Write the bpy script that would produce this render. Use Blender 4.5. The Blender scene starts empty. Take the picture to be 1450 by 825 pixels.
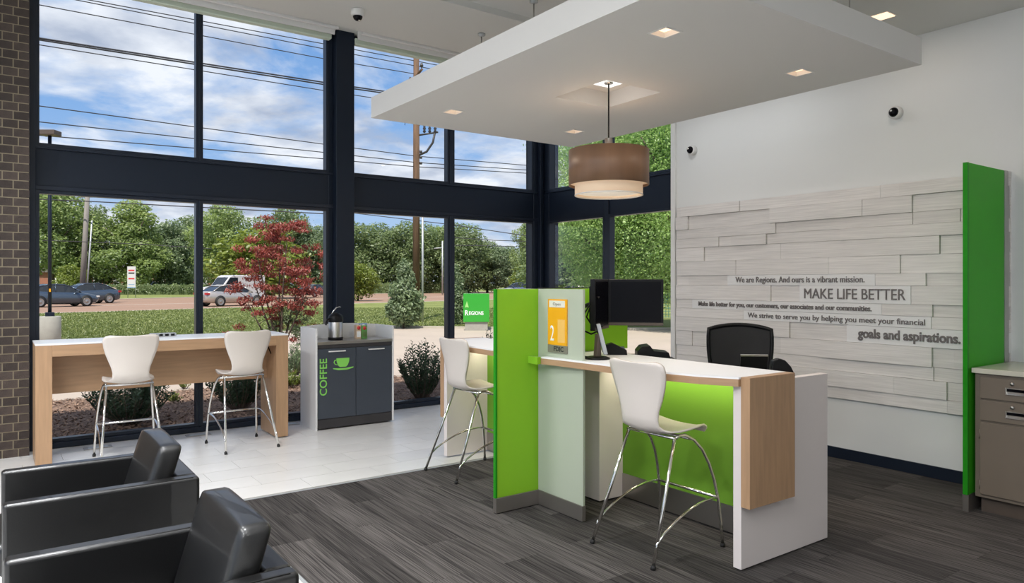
import bpy, bmesh, math, random
import numpy as np
from mathutils import Vector, Matrix
random.seed(7)
PI = math.pi
SC = bpy.context.scene
COL = SC.collection

# ------------------------------------------------------------------ camera
cam_d = bpy.data.cameras.new('camera')
cam = bpy.data.objects.new('camera', cam_d)
COL.objects.link(cam)
FPX = 1013.0
cam_d.sensor_width = 36.0
cam_d.lens = 36.0 * FPX / 1450.0
cam_d.shift_y = -12.5 / 1450.0
cam_d.clip_start = 0.05
cam_d.clip_end = 900
cam.location = (0, 0, 1.6)
cam.rotation_euler = (PI / 2, 0, -math.atan2(0.5848, 0.8112))
SC.camera = cam

# ------------------------------------------------------------------ exposure, sky, sun
SC.view_settings.view_transform = 'Standard'
SC.view_settings.look = 'None'
SC.view_settings.gamma = 1.0
SC.view_settings.exposure = 0.22
SC.view_settings.use_curve_mapping = False
try:
    SC.cycles.max_bounces = 10
    SC.cycles.transparent_max_bounces = 16
    SC.cycles.sample_clamp_indirect = 6.0
    SC.cycles.caustics_reflective = False
    SC.cycles.caustics_refractive = False
except Exception:
    pass

world = bpy.data.worlds.new('world')
SC.world = world
world.use_nodes = True
wn, wl = world.node_tree.nodes, world.node_tree.links
wn.clear()
def wnode(t, **k):
    n = wn.new(t)
    for a, b in k.items():
        setattr(n, a, b)
    return n
tc = wnode('ShaderNodeTexCoord')
sep = wnode('ShaderNodeSeparateXYZ')
wl.new(tc.outputs['Generated'], sep.inputs[0])
zc = wnode('ShaderNodeMath', operation='MAXIMUM'); zc.inputs[1].default_value = 0.0
wl.new(sep.outputs['Z'], zc.inputs[0])
za = wnode('ShaderNodeMath', operation='ADD'); za.inputs[1].default_value = 0.22
wl.new(zc.outputs[0], za.inputs[0])
dv = wnode('ShaderNodeVectorMath', operation='DIVIDE')
wl.new(tc.outputs['Generated'], dv.inputs[0])
cmb = wnode('ShaderNodeCombineXYZ')
for i in range(3):
    wl.new(za.outputs[0], cmb.inputs[i])
wl.new(cmb.outputs[0], dv.inputs[1])
n1 = wnode('ShaderNodeTexNoise'); n1.inputs['Scale'].default_value = 1.9; n1.inputs['Detail'].default_value = 9
n1.inputs['Roughness'].default_value = 0.58; n1.inputs['Distortion'].default_value = 0.25
mp = wnode('ShaderNodeMapping'); mp.inputs['Location'].default_value = (0.35, 2.6, 1.4)
wl.new(dv.outputs[0], mp.inputs[0]); wl.new(mp.outputs[0], n1.inputs['Vector'])
cr = wnode('ShaderNodeValToRGB')
cr.color_ramp.elements[0].position = 0.40; cr.color_ramp.elements[0].color = (0, 0, 0, 1)
cr.color_ramp.elements[1].position = 0.55; cr.color_ramp.elements[1].color = (1, 1, 1, 1)
wl.new(n1.outputs['Fac'], cr.inputs[0])
blue = wnode('ShaderNodeValToRGB')
e = blue.color_ramp.elements
e[0].position = 0.0; e[0].color = (0.42, 0.56, 0.74, 1)
e[1].position = 0.55; e[1].color = (0.085, 0.21, 0.50, 1)
m_ = blue.color_ramp.elements.new(0.22); m_.color = (0.19, 0.36, 0.66, 1)
wl.new(zc.outputs[0], blue.inputs[0])
n2 = wnode('ShaderNodeTexNoise'); n2.inputs['Scale'].default_value = 4.5; n2.inputs['Detail'].default_value = 6
wl.new(mp.outputs[0], n2.inputs['Vector'])
cc = wnode('ShaderNodeValToRGB')
cc.color_ramp.elements[0].position = 0.35; cc.color_ramp.elements[0].color = (0.36, 0.42, 0.54, 1)
cc.color_ramp.elements[1].position = 0.62; cc.color_ramp.elements[1].color = (0.74, 0.78, 0.84, 1)
wl.new(n2.outputs['Fac'], cc.inputs[0])
mx = wnode('ShaderNodeMix', data_type='RGBA')
wl.new(cr.outputs['Color'], mx.inputs[0]); wl.new(blue.outputs['Color'], mx.inputs[6]); wl.new(cc.outputs['Color'], mx.inputs[7])
bg = wnode('ShaderNodeBackground'); bg.inputs['Strength'].default_value = 1.0
wl.new(mx.outputs[2], bg.inputs['Color'])
bg.inputs['Strength'].default_value = 1.05
wo = wnode('ShaderNodeOutputWorld'); wl.new(bg.outputs[0], wo.inputs[0])

sun_d = bpy.data.lights.new('sun', 'SUN'); sun_d.energy = 4.6; sun_d.angle = 0.01; sun_d.color = (1.0, 0.95, 0.86)
sun = bpy.data.objects.new('sun', sun_d); COL.objects.link(sun)
sun.rotation_euler = Vector((-0.35, -0.42, 1.0)).to_track_quat('Z', 'Y').to_euler()
sun.location = (0, 0, 30)

FILL_W = 80.0     # base watts of the added ceiling fill lights
CANOPY_W = 6.0    # watts of each canopy downlight

# ------------------------------------------------------------------ picture geometry (reads a point of the plan)
RX, WX = (0.8112, -0.5848), (0.5848, 0.8112)
def ground_at(px, py, z=0.0):
    u = (px - 725) / FPX; v = (400 - py) / FPX
    t = (z - 1.6) / v
    return Vector((t * (RX[0] * u + WX[0]), t * (RX[1] * u + WX[1]), z))
def at_dist(px, t, z=0.0):
    u = (px - 725) / FPX
    return Vector((t * (RX[0] * u + WX[0]), t * (RX[1] * u + WX[1]), z))
def z_at(py, t):
    return 1.6 + (400 - py) * t / FPX

# ------------------------------------------------------------------ materials
MATS = {}
def mat(name, col, rough=0.5, metal=0.0, spec=0.5, coat=0.0, var=0.0, bump=0.0, bscale=60.0, stretch=None, emis=None, es=0.0, trans=0.0, objvar=0.0, vscale=6.0):
    m = bpy.data.materials.new(name); m.use_nodes = True
    n, l = m.node_tree.nodes, m.node_tree.links
    b = n['Principled BSDF']
    b.inputs['Base Color'].default_value = (*col, 1)
    b.inputs['Roughness'].default_value = rough
    b.inputs['Metallic'].default_value = metal
    b.inputs['Specular IOR Level'].default_value = spec
    b.inputs['Coat Weight'].default_value = coat
    b.inputs['Transmission Weight'].default_value = trans
    if emis:
        b.inputs['Emission Color'].default_value = (*emis, 1); b.inputs['Emission Strength'].default_value = es
    vec = None
    if var or bump:
        t = n.new('ShaderNodeTexCoord'); mp = n.new('ShaderNodeMapping')
        l.new(t.outputs['Object'], mp.inputs[0])
        if stretch: mp.inputs['Scale'].default_value = stretch
        vec = mp.outputs[0]
    last = None
    if var:
        no = n.new('ShaderNodeTexNoise'); no.inputs['Scale'].default_value = vscale; no.inputs['Detail'].default_value = 6
        l.new(vec, no.inputs['Vector'])
        r = n.new('ShaderNodeMapRange'); r.inputs[1].default_value = 0.3; r.inputs[2].default_value = 0.7
        r.inputs[3].default_value = 1 - var; r.inputs[4].default_value = 1 + var
        l.new(no.outputs['Fac'], r.inputs[0]); last = r.outputs[0]
    if objvar:
        oi = n.new('ShaderNodeObjectInfo'); r2 = n.new('ShaderNodeMapRange')
        r2.inputs[3].default_value = 1 - objvar; r2.inputs[4].default_value = 1 + objvar
        l.new(oi.outputs['Random'], r2.inputs[0])
        if last:
            mu = n.new('ShaderNodeMath'); mu.operation = 'MULTIPLY'
            l.new(last, mu.inputs[0]); l.new(r2.outputs[0], mu.inputs[1]); last = mu.outputs[0]
        else:
            last = r2.outputs[0]
    if last:
        mm = n.new('ShaderNodeVectorMath'); mm.operation = 'SCALE'; mm.inputs[0].default_value = col
        l.new(last, mm.inputs['Scale']); l.new(mm.outputs[0], b.inputs['Base Color'])
    if bump:
        nb = n.new('ShaderNodeTexNoise'); nb.inputs['Scale'].default_value = bscale; nb.inputs['Detail'].default_value = 4
        l.new(vec, nb.inputs['Vector'])
        bp = n.new('ShaderNodeBump'); bp.inputs['Strength'].default_value = bump; bp.inputs['Distance'].default_value = 0.01
        l.new(nb.outputs['Fac'], bp.inputs['Height']); l.new(bp.outputs[0], b.inputs['Normal'])
    MATS[name] = m
    return m

def leaf_mat(name, c1, c2, c3=None, tr=0.35):
    m = bpy.data.materials.new(name); m.use_nodes = True
    n, l = m.node_tree.nodes, m.node_tree.links
    n.clear()
    g = n.new('ShaderNodeNewGeometry'); r = n.new('ShaderNodeValToRGB')
    r.color_ramp.elements[0].color = (*c1, 1); r.color_ramp.elements[1].color = (*c2, 1)
    if c3:
        q = r.color_ramp.elements.new(0.85); q.color = (*c2, 1); r.color_ramp.elements[-1].color = (*c3, 1)
    at = n.new('ShaderNodeAttribute'); at.attribute_name = 'tone'
    l.new(at.outputs['Fac'], r.inputs[0])
    d = n.new('ShaderNodeBsdfDiffuse'); t = n.new('ShaderNodeBsdfTranslucent'); mx = n.new('ShaderNodeMixShader'); mx.inputs[0].default_value = tr
    gl = n.new('ShaderNodeBsdfGlossy'); gl.inputs['Roughness'].default_value = 0.45; m2 = n.new('ShaderNodeMixShader'); m2.inputs[0].default_value = 0.05
    o = n.new('ShaderNodeOutputMaterial')
    l.new(r.outputs[0], d.inputs[0]); l.new(r.outputs[0], t.inputs[0])
    l.new(d.outputs[0], mx.inputs[1]); l.new(t.outputs[0], mx.inputs[2])
    l.new(mx.outputs[0], m2.inputs[1]); l.new(gl.outputs[0], m2.inputs[2]); l.new(m2.outputs[0], o.inputs[0])
    MATS[name] = m
    return m

def glass_mat(name, tint=(1, 1, 1), refl=0.06):
    m = bpy.data.materials.new(name); m.use_nodes = True
    n, l = m.node_tree.nodes, m.node_tree.links
    n.clear()
    t = n.new('ShaderNodeBsdfTransparent'); t.inputs[0].default_value = (*tint, 1)
    g = n.new('ShaderNodeBsdfGlossy'); g.inputs['Roughness'].default_value = 0.0
    f = n.new('ShaderNodeFresnel'); f.inputs[0].default_value = 1.3
    mu = n.new('ShaderNodeMath'); mu.operation = 'MULTIPLY'; mu.inputs[1].default_value = 0.10
    mx = n.new('ShaderNodeMixShader'); o = n.new('ShaderNodeOutputMaterial')
    l.new(f.outputs[0], mu.inputs[0]); l.new(mu.outputs[0], mx.inputs[0])
    l.new(t.outputs[0], mx.inputs[1]); l.new(g.outputs[0], mx.inputs[2]); l.new(mx.outputs[0], o.inputs[0])
    MATS[name] = m
    return m

def acrylic(name, col, tr=0.45, rough=0.35):
    m = bpy.data.materials.new(name); m.use_nodes = True
    n, l = m.node_tree.nodes, m.node_tree.links
    n.clear()
    d = n.new('ShaderNodeBsdfDiffuse'); t = n.new('ShaderNodeBsdfTranslucent')
    d.inputs[0].default_value = (*col, 1); t.inputs[0].default_value = (*col, 1)
    mx = n.new('ShaderNodeMixShader'); mx.inputs[0].default_value = tr
    g = n.new('ShaderNodeBsdfGlossy'); g.inputs['Roughness'].default_value = rough
    f = n.new('ShaderNodeFresnel'); f.inputs[0].default_value = 1.22
    m2 = n.new('ShaderNodeMixShader'); o = n.new('ShaderNodeOutputMaterial')
    l.new(d.outputs[0], mx.inputs[1]); l.new(t.outputs[0], mx.inputs[2])
    l.new(f.outputs[0], m2.inputs[0]); l.new(mx.outputs[0], m2.inputs[1]); l.new(g.outputs[0], m2.inputs[2]); l.new(m2.outputs[0], o.inputs[0])
    MATS[name] = m
    return m

mat('white_paint', (0.80, 0.80, 0.78), 0.6)
mat('wall_paint', (0.78, 0.79, 0.78), 0.65)
mat('ceil_paint', (0.66, 0.66, 0.63), 0.7)
mat('canopy_paint', (0.70, 0.685, 0.66), 0.7)
mat('pale_shade', (0.60, 0.68, 0.56), 0.6)
mat('dark_metal', (0.009, 0.015, 0.028), 0.45, 0.0, 0.3)
mat('frame_metal', (0.010, 0.016, 0.030), 0.35, 0.0, 0.4)
mat('brick', (0.058, 0.043, 0.036), 0.85, var=0.3, bump=0.5, bscale=90, objvar=0.3, vscale=20)
mat('mortar', (0.34, 0.29, 0.20), 0.9, bump=0.3, bscale=200)
mat('tile', (0.68, 0.67, 0.65), 0.28, spec=0.5, var=0.04, objvar=0.035, vscale=3, bump=0.02, bscale=30)
mat('grout', (0.17, 0.165, 0.16), 0.9)
mat('wood', (0.43, 0.265, 0.150), 0.42, var=0.10, vscale=3, stretch=(14, 14, 1.2), objvar=0.0)
mat('wood_h', (0.43, 0.265, 0.150), 0.42, var=0.10, vscale=3, stretch=(1.2, 1.2, 14))
mat('laminate', (0.74, 0.675, 0.65), 0.45)
mat('white_top', (0.86, 0.87, 0.89), 0.38, coat=0.0)
mat('cab_white', (0.72, 0.72, 0.72), 0.45)
mat('cab_dark', (0.045, 0.055, 0.072), 0.4, var=0.06, vscale=2)
mat('cab_toe', (0.032, 0.030, 0.032), 0.5)
mat('chrome', (0.78, 0.77, 0.74), 0.14, 1.0)
mat('steel', (0.50, 0.48, 0.46), 0.33, 1.0)
mat('alu', (0.42, 0.39, 0.36), 0.38, 0.9)
mat('shell', (0.67, 0.61, 0.56), 0.42)
mat('leather', (0.003, 0.003, 0.0033), 0.40, spec=0.65, coat=0.30, bump=0.05, bscale=220)
mat('seam', (0.006, 0.006, 0.007), 0.5)
mat('black_plastic', (0.005, 0.005, 0.006), 0.42, spec=0.22)
mat('black_mesh', (0.016, 0.017, 0.020), 0.7, bump=0.5, bscale=500)
mat('rubber', (0.01, 0.01, 0.01), 0.7)
mat('screen', (0.003, 0.003, 0.005), 0.22, spec=0.12)
mat('grey_screen', (0.10, 0.12, 0.14), 0.2)
mat('lamp_brown', (0.19, 0.105, 0.060), 0.45, var=0.12, vscale=2, stretch=(6, 6, 0.4), trans=0.0)
mat('lamp_inner', (0.74, 0.60, 0.46), 0.6, emis=(1.0, 0.66, 0.40), es=0.22)
mat('lamp_diffuser', (0.8, 0.76, 0.68), 0.5, emis=(1.0, 0.86, 0.68), es=0.32)
mat('lamp_glow', (0.9, 0.85, 0.75), 0.4, emis=(1.0, 0.66, 0.42), es=1.25)
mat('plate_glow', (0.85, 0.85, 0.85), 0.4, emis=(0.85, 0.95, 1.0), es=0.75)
mat('trim_white', (0.75, 0.74, 0.72), 0.4)
mat('orange', (0.86, 0.40, 0.012), 0.4)
mat('orange_pale', (0.86, 0.50, 0.13), 0.4)
mat('cream', (0.78, 0.74, 0.66), 0.4)
mat('sign_grey', (0.27, 0.25, 0.21), 0.4, 0.3)
mat('lettering', (0.20, 0.18, 0.175), 0.45, 0.3)
mat('black_ink', (0.02, 0.02, 0.02), 0.5)
mat('lime_print', (0.22, 0.60, 0.10), 0.5)
mat('cabinet_taupe', (0.185, 0.150, 0.115), 0.42)
mat('taupe_dark', (0.10, 0.075, 0.058), 0.5)
mat('counter_cream', (0.62, 0.60, 0.50), 0.25)
mat('red_print', (0.65, 0.05, 0.05), 0.5)
mat('green_print', (0.12, 0.35, 0.08), 0.5)
mat('tan_print', (0.62, 0.45, 0.30), 0.5)
mat('blue_print', (0.30, 0.42, 0.58), 0.5)
mat('strip_white', (0.84, 0.835, 0.83), 0.45, var=0.03, stretch=(1, 2, 60))
mat('plank', (0.77, 0.74, 0.715), 0.55, var=0.10, vscale=2.0, stretch=(1, 1.6, 55), objvar=0.05, bump=0.08, bscale=8)
mat('green_paint', (0.04, 0.42, 0.03), 0.35)
mat('sign_green', (0.035, 0.36, 0.035), 0.35)
mat('sign_leaf', (0.40, 0.75, 0.25), 0.4)
mat('concrete', (0.45, 0.375, 0.31), 0.85, var=0.06, vscale=0.8)
mat('curb', (0.50, 0.46, 0.38), 0.85, var=0.08, vscale=2)
mat('pedestal', (0.36, 0.35, 0.31), 0.85, var=0.08)
mat('asphalt', (0.31, 0.195, 0.135), 0.9, var=0.10, vscale=0.5, stretch=(0.15, 1, 1))
mat('lane_paint', (0.62, 0.56, 0.48), 0.8)
mat('mulch', (0.19, 0.12, 0.085), 0.95, var=0.45, vscale=25, bump=1.0, bscale=40)
mat('mulch_chip', (0.27, 0.18, 0.13), 0.9, var=0.5, vscale=30)
mat('terrain', (0.10, 0.13, 0.05), 0.95, var=0.3, vscale=0.2)
mat('pole_wood', (0.15, 0.088, 0.052), 0.9, var=0.35, vscale=3, stretch=(8, 8, 0.5))
mat('pole_grey', (0.24, 0.22, 0.20), 0.8, var=0.15, vscale=3, stretch=(6, 6, 0.5))
mat('galv', (0.45, 0.47, 0.48), 0.5, 0.4)
mat('wire', (0.03, 0.03, 0.035), 0.6)
mat('insulator', (0.05, 0.045, 0.045), 0.4)
mat('bark', (0.11, 0.085, 0.065), 0.9, var=0.3, vscale=10)
mat('far_brick', (0.36, 0.15, 0.10), 0.85, var=0.1)
mat('far_window', (0.05, 0.05, 0.06), 0.3)
mat('far_roof', (0.18, 0.16, 0.15), 0.8)
mat('tan_sign', (0.45, 0.36, 0.24), 0.8)
mat('banner', (0.66, 0.65, 0.66), 0.7)
mat('car_slate', (0.075, 0.105, 0.145), 0.25, 0.5, coat=0.6)
mat('car_silver', (0.50, 0.46, 0.43), 0.25, 0.5, coat=0.6)
mat('car_white', (0.62, 0.62, 0.63), 0.3, coat=0.5)
mat('car_red', (0.32, 0.05, 0.05), 0.3, coat=0.5)
mat('car_blue', (0.035, 0.06, 0.13), 0.3, coat=0.5)
mat('car_dark', (0.03, 0.04, 0.05), 0.3, coat=0.5)
mat('car_glass', (0.02, 0.026, 0.034), 0.08)
mat('tail_red', (0.5, 0.02, 0.03), 0.3)
mat('tyre', (0.02, 0.02, 0.02), 0.8)
mat('wheel', (0.38, 0.37, 0.36), 0.35, 0.7)
mat('teal_mesh', (0.05, 0.22, 0.20), 0.6)
acrylic('lime_acrylic', (0.42, 0.82, 0.055), 0.42)
acrylic('lime_edge', (0.03, 0.38, 0.02), 0.3)
acrylic('fin_acrylic', (0.055, 0.50, 0.012), 0.25, 0.4)
acrylic('frosted', (0.68, 0.74, 0.60), 0.40)
acrylic('green_front', (0.20, 0.42, 0.045), 0.2, 0.3)
glass_mat('glass')
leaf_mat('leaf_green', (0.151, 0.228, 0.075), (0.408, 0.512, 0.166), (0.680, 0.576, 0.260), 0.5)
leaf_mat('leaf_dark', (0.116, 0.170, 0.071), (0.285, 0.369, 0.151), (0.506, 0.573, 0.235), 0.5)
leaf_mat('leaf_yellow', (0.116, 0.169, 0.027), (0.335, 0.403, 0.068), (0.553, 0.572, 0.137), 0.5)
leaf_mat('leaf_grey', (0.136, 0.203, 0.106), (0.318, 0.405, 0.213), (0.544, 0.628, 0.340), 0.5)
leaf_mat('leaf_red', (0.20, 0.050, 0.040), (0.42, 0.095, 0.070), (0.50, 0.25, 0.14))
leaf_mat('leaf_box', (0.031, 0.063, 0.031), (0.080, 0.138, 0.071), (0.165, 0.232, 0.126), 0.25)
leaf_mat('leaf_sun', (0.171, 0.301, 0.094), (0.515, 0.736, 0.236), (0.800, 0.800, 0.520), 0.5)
leaf_mat('grass_blade', (0.12, 0.17, 0.04), (0.21, 0.25, 0.075), (0.30, 0.32, 0.12), 0.3)

def carpet_material():
    m = bpy.data.materials.new('carpet'); m.use_nodes = True
    n, l = m.node_tree.nodes, m.node_tree.links
    b = n['Principled BSDF']; b.inputs['Roughness'].default_value = 0.95; b.inputs['Specular IOR Level'].default_value = 0.15
    g = n.new('ShaderNodeNewGeometry'); mp = n.new('ShaderNodeMapping'); mp.inputs['Scale'].default_value = (150, 2.2, 1)
    l.new(g.outputs['Position'], mp.inputs[0])
    no = n.new('ShaderNodeTexNoise'); no.inputs['Scale'].default_value = 1.0; no.inputs['Detail'].default_value = 3
    oi = n.new('ShaderNodeObjectInfo'); ad = n.new('ShaderNodeVectorMath'); ad.operation = 'ADD'
    sc = n.new('ShaderNodeVectorMath'); sc.operation = 'SCALE'; sc.inputs[0].default_value = (37, 53, 11)
    l.new(oi.outputs['Random'], sc.inputs['Scale']); l.new(mp.outputs[0], ad.inputs[0]); l.new(sc.outputs[0], ad.inputs[1])
    l.new(ad.outputs[0], no.inputs['Vector'])
    r = n.new('ShaderNodeValToRGB')
    r.color_ramp.elements[0].position = 0.33; r.color_ramp.elements[0].color = (0.022, 0.020, 0.020, 1)
    r.color_ramp.elements[1].position = 0.66; r.color_ramp.elements[1].color = (0.112, 0.102, 0.096, 1)
    l.new(no.outputs['Fac'], r.inputs[0])
    mr = n.new('ShaderNodeMapRange'); mr.inputs[3].default_value = 0.55; mr.inputs[4].default_value = 1.30
    l.new(oi.outputs['Random'], mr.inputs[0])
    mu = n.new('ShaderNodeVectorMath'); mu.operation = 'SCALE'
    l.new(r.outputs[0], mu.inputs[0]); l.new(mr.outputs[0], mu.inputs['Scale']); l.new(mu.outputs[0], b.inputs['Base Color'])
    bp = n.new('ShaderNodeBump'); bp.inputs['Strength'].default_value = 0.4; bp.inputs['Distance'].default_value = 0.003
    l.new(no.outputs['Fac'], bp.inputs['Height']); l.new(bp.outputs[0], b.inputs['Normal'])
    MATS['carpet'] = m
carpet_material()

def grass_material():
    m = bpy.data.materials.new('grass'); m.use_nodes = True
    n, l = m.node_tree.nodes, m.node_tree.links
    b = n['Principled BSDF']; b.inputs['Roughness'].default_value = 0.95; b.inputs['Specular IOR Level'].default_value = 0.1
    g = n.new('ShaderNodeNewGeometry')
    a = n.new('ShaderNodeTexNoise'); a.inputs['Scale'].default_value = 0.45; a.inputs['Detail'].default_value = 8; a.inputs['Roughness'].default_value = 0.7
    c = n.new('ShaderNodeTexNoise'); c.inputs['Scale'].default_value = 14; c.inputs['Detail'].default_value = 4
    l.new(g.outputs['Position'], a.inputs['Vector']); l.new(g.outputs['Position'], c.inputs['Vector'])
    ad = n.new('ShaderNodeMath'); ad.operation = 'ADD'; l.new(a.outputs['Fac'], ad.inputs[0]); l.new(c.outputs['Fac'], ad.inputs[1])
    r = n.new('ShaderNodeValToRGB')
    r.color_ramp.elements[0].position = 0.38; r.color_ramp.elements[0].color = (0.135, 0.175, 0.050, 1)
    r.color_ramp.elements[1].position = 0.62; r.color_ramp.elements[1].color = (0.29, 0.31, 0.115, 1)
    hf = n.new('ShaderNodeMath'); hf.operation = 'MULTIPLY'; hf.inputs[1].default_value = 0.5
    l.new(ad.outputs[0], hf.inputs[0]); l.new(hf.outputs[0], r.inputs[0]); l.new(r.outputs[0], b.inputs['Base Color'])
    bp = n.new('ShaderNodeBump'); bp.inputs['Strength'].default_value = 0.8; bp.inputs['Distance'].default_value = 0.05
    l.new(c.outputs['Fac'], bp.inputs['Height']); l.new(bp.outputs[0], b.inputs['Normal'])
    MATS['grass'] = m
grass_material()

# ------------------------------------------------------------------ mesh helpers
class MB:
    def __init__(s): s.v = []; s.f = []; s.smooth = []
    def add(s, vs, fs, smooth=False):
        o = len(s.v); s.v += [tuple(p) for p in vs]; s.f += [tuple(i + o for i in f) for f in fs]; s.smooth += [smooth] * len(fs); return s
    def box(s, x0, x1, y0, y1, z0, z1):
        vs = [(x0,y0,z0),(x1,y0,z0),(x1,y1,z0),(x0,y1,z0),(x0,y0,z1),(x1,y0,z1),(x1,y1,z1),(x0,y1,z1)]
        return s.add(vs, [(0,3,2,1),(4,5,6,7),(0,1,5,4),(1,2,6,5),(2,3,7,6),(3,0,4,7)])
    def prism(s, poly, a, b, axis='y'):
        n = len(poly)
        def P(u, w, t):
            return (u, t, w) if axis == 'y' else ((u, w, t) if axis == 'z' else (t, u, w))
        vs = [P(u, w, a) for u, w in poly] + [P(u, w, b) for u, w in poly]
        fs = [tuple(range(n)), tuple(range(2 * n - 1, n - 1, -1))] + [(i, i + n, (i + 1) % n + n, (i + 1) % n) for i in range(n)]
        return s.add(vs, fs)
    def tube(s, pts, r, seg=10, cap=True, closed=False):
        pts = [Vector(p) for p in pts]; n = len(pts)
        rs = r if isinstance(r, (list, tuple)) else [r] * n
        vs = []; prev = None
        for i, p in enumerate(pts):
            if closed: d = pts[(i + 1) % n] - pts[i - 1]
            else: d = pts[min(i + 1, n - 1)] - pts[max(i - 1, 0)]
            d.normalize()
            if prev is None:
                a = Vector((0, 0, 1)) if abs(d.z) < 0.9 else Vector((1, 0, 0))
                u = d.cross(a).normalized()
            else:
                u = (prev - d * prev.dot(d)).normalized()
            prev = u; w = d.cross(u)
            for k in range(seg):
                t = 2 * PI * k / seg
                vs.append(p + (u * math.cos(t) + w * math.sin(t)) * rs[i])
        fs = []
        m = n if closed else n - 1
        for i in range(m):
            for k in range(seg):
                a = i * seg + k; b = i * seg + (k + 1) % seg; c = ((i + 1) % n) * seg + (k + 1) % seg; d_ = ((i + 1) % n) * seg + k
                fs.append((a, b, c, d_))
        s.add(vs, fs, True)
        if cap and not closed:
            o = len(s.v) - n * seg
            s.f.append(tuple(o + k for k in range(seg - 1, -1, -1))); s.smooth.append(False)
            s.f.append(tuple(o + (n - 1) * seg + k for k in range(seg))); s.smooth.append(False)
        return s
    def lathe(s, prof, c=(0, 0, 0), seg=24, axis='z', smooth=True):
        vs = []
        for r, h in prof:
            for k in range(seg):
                t = 2 * PI * k / seg; a, b = r * math.cos(t), r * math.sin(t)
                p = (a, b, h) if axis == 'z' else ((h, a, b) if axis == 'x' else (b, h, a))
                vs.append((c[0] + p[0], c[1] + p[1], c[2] + p[2]))
        fs = []
        for i in range(len(prof) - 1):
            for k in range(seg):
                fs.append((i * seg + k, i * seg + (k + 1) % seg, (i + 1) * seg + (k + 1) % seg, (i + 1) * seg + k))
        return s.add(vs, fs, smooth)
    def quad(s, a, b, c, d): return s.add([a, b, c, d], [(0, 1, 2, 3)])
    def mesh(s, name, off=(0, 0, 0)):
        me = bpy.data.meshes.new(name)
        if off[0] or off[1] or off[2]:
            vs = [(v[0] - off[0], v[1] - off[1], v[2] - off[2]) for v in s.v]
        else: vs = s.v
        me.from_pydata(vs, [], s.f)
        me.polygons.foreach_set('use_smooth', s.smooth)
        me.update()
        return me

def tag(o, label=None, cat=None, group=None, kind=None):
    if label: o['label'] = label
    if cat: o['category'] = cat
    if group: o['group'] = group
    if kind: o['kind'] = kind
    return o
def root_loc(o):
    while o.parent: o = o.parent
    return o.location
def obj(name, mb, m, parent=None, bevel=0.0, seg=2, label=None, kind=None, local=False, fix=False, loc=None):
    """mb in world coordinates (or local to the thing when local=True)."""
    off = (0, 0, 0)
    if parent is not None and not local: off = tuple(root_loc(parent))
    if loc is not None: off = tuple(loc)
    me = mb.mesh(name, off) if isinstance(mb, MB) else mb
    if fix:
        bm = bmesh.new(); bm.from_mesh(me); bmesh.ops.recalc_face_normals(bm, faces=bm.faces[:]); bm.to_mesh(me); bm.free()
    if m is not None and not me.materials: me.materials.append(MATS[m])
    o = bpy.data.objects.new(name, me); COL.objects.link(o)
    if parent is not None: o.parent = parent
    if loc is not None: o.location = loc
    if bevel:
        b = o.modifiers.new('edge', 'BEVEL'); b.width = bevel; b.segments = seg; b.limit_method = 'ANGLE'; b.harden_normals = False
        if seg > 1:
            me.polygons.foreach_set('use_smooth', [True] * len(me.polygons))
            b.harden_normals = True
    tag(o, label, None, None, kind)
    return o
def thing(name, label, cat, loc=(0, 0, 0), rz=0.0, group=None):
    o = bpy.data.objects.new(name, None); o.empty_display_size = 0.1; COL.objects.link(o)
    o.location = loc; o.rotation_euler = (0, 0, rz)
    return tag(o, label, cat, group)
def copy_tree(o, parent=None, kids=None):
    c = o.copy(); COL.objects.link(c); c.parent = parent
    for ch in list(o.children): copy_tree(ch, c)
    return c
def dup(o, loc, rz=0.0, label=None, group=None, scale=None):
    c = copy_tree(o); c.location = loc; c.rotation_euler = (0, 0, rz)
    if label: c['label'] = label
    if group: c['group'] = group
    if scale: c.scale = scale
    return c
def B(*a): return MB().box(*a)

CAP = 1.0
def text_mesh(body, w=None, h=None, extrude=0.002, offset=0.0, sx=None):
    cu = bpy.data.curves.new('lettering', 'FONT'); cu.body = body; cu.extrude = extrude; cu.offset = offset; cu.size = 1.0
    cu.resolution_u = 3
    o = bpy.data.objects.new('tmp', cu); COL.objects.link(o)
    dg = bpy.context.evaluated_depsgraph_get(); dg.update()
    me = bpy.data.meshes.new_from_object(o.evaluated_get(dg))
    bpy.data.objects.remove(o); bpy.data.curves.remove(cu)
    n = len(me.vertices); co = np.empty(n * 3); me.vertices.foreach_get('co', co); co = co.reshape(-1, 3)
    mn, mx = co.min(0), co.max(0)
    co[:, 0] -= mn[0]
    if w: co[:, 0] *= w / (mx[0] - mn[0])
    if h: co[:, 1] *= h / CAP      # h = height of a capital letter in metres
    me.vertices.foreach_set('co', co.reshape(-1)); me.update()
    return me
_m = text_mesh('H', h=1.0); CAP = max(v.co.y for v in _m.vertices) - min(v.co.y for v in _m.vertices)
def place_mesh(me, M):
    me.transform(M); return me
def text_on(body, w, h, origin, right, up, m, parent, off=0.0, ex=0.0006, nm='lettering'):
    me = text_mesh(body, w=w, h=h, extrude=ex, offset=off)
    M = frame_matrix(Vector(origin) - Vector(root_loc(parent)), right, up)
    place_mesh(me, M)
    return obj(nm, me, m, parent, local=True)
def frame_matrix(origin, right, up):
    r = Vector(right).normalized(); u = Vector(up).normalized(); n = r.cross(u)
    return Matrix(((r.x, u.x, n.x, origin[0]), (r.y, u.y, n.y, origin[1]), (r.z, u.z, n.z, origin[2]), (0, 0, 0, 1)))

# ================================================================== THE SETTING
WY = 8.22      # window wall plane
XR = 6.23      # feature wall plane
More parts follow.
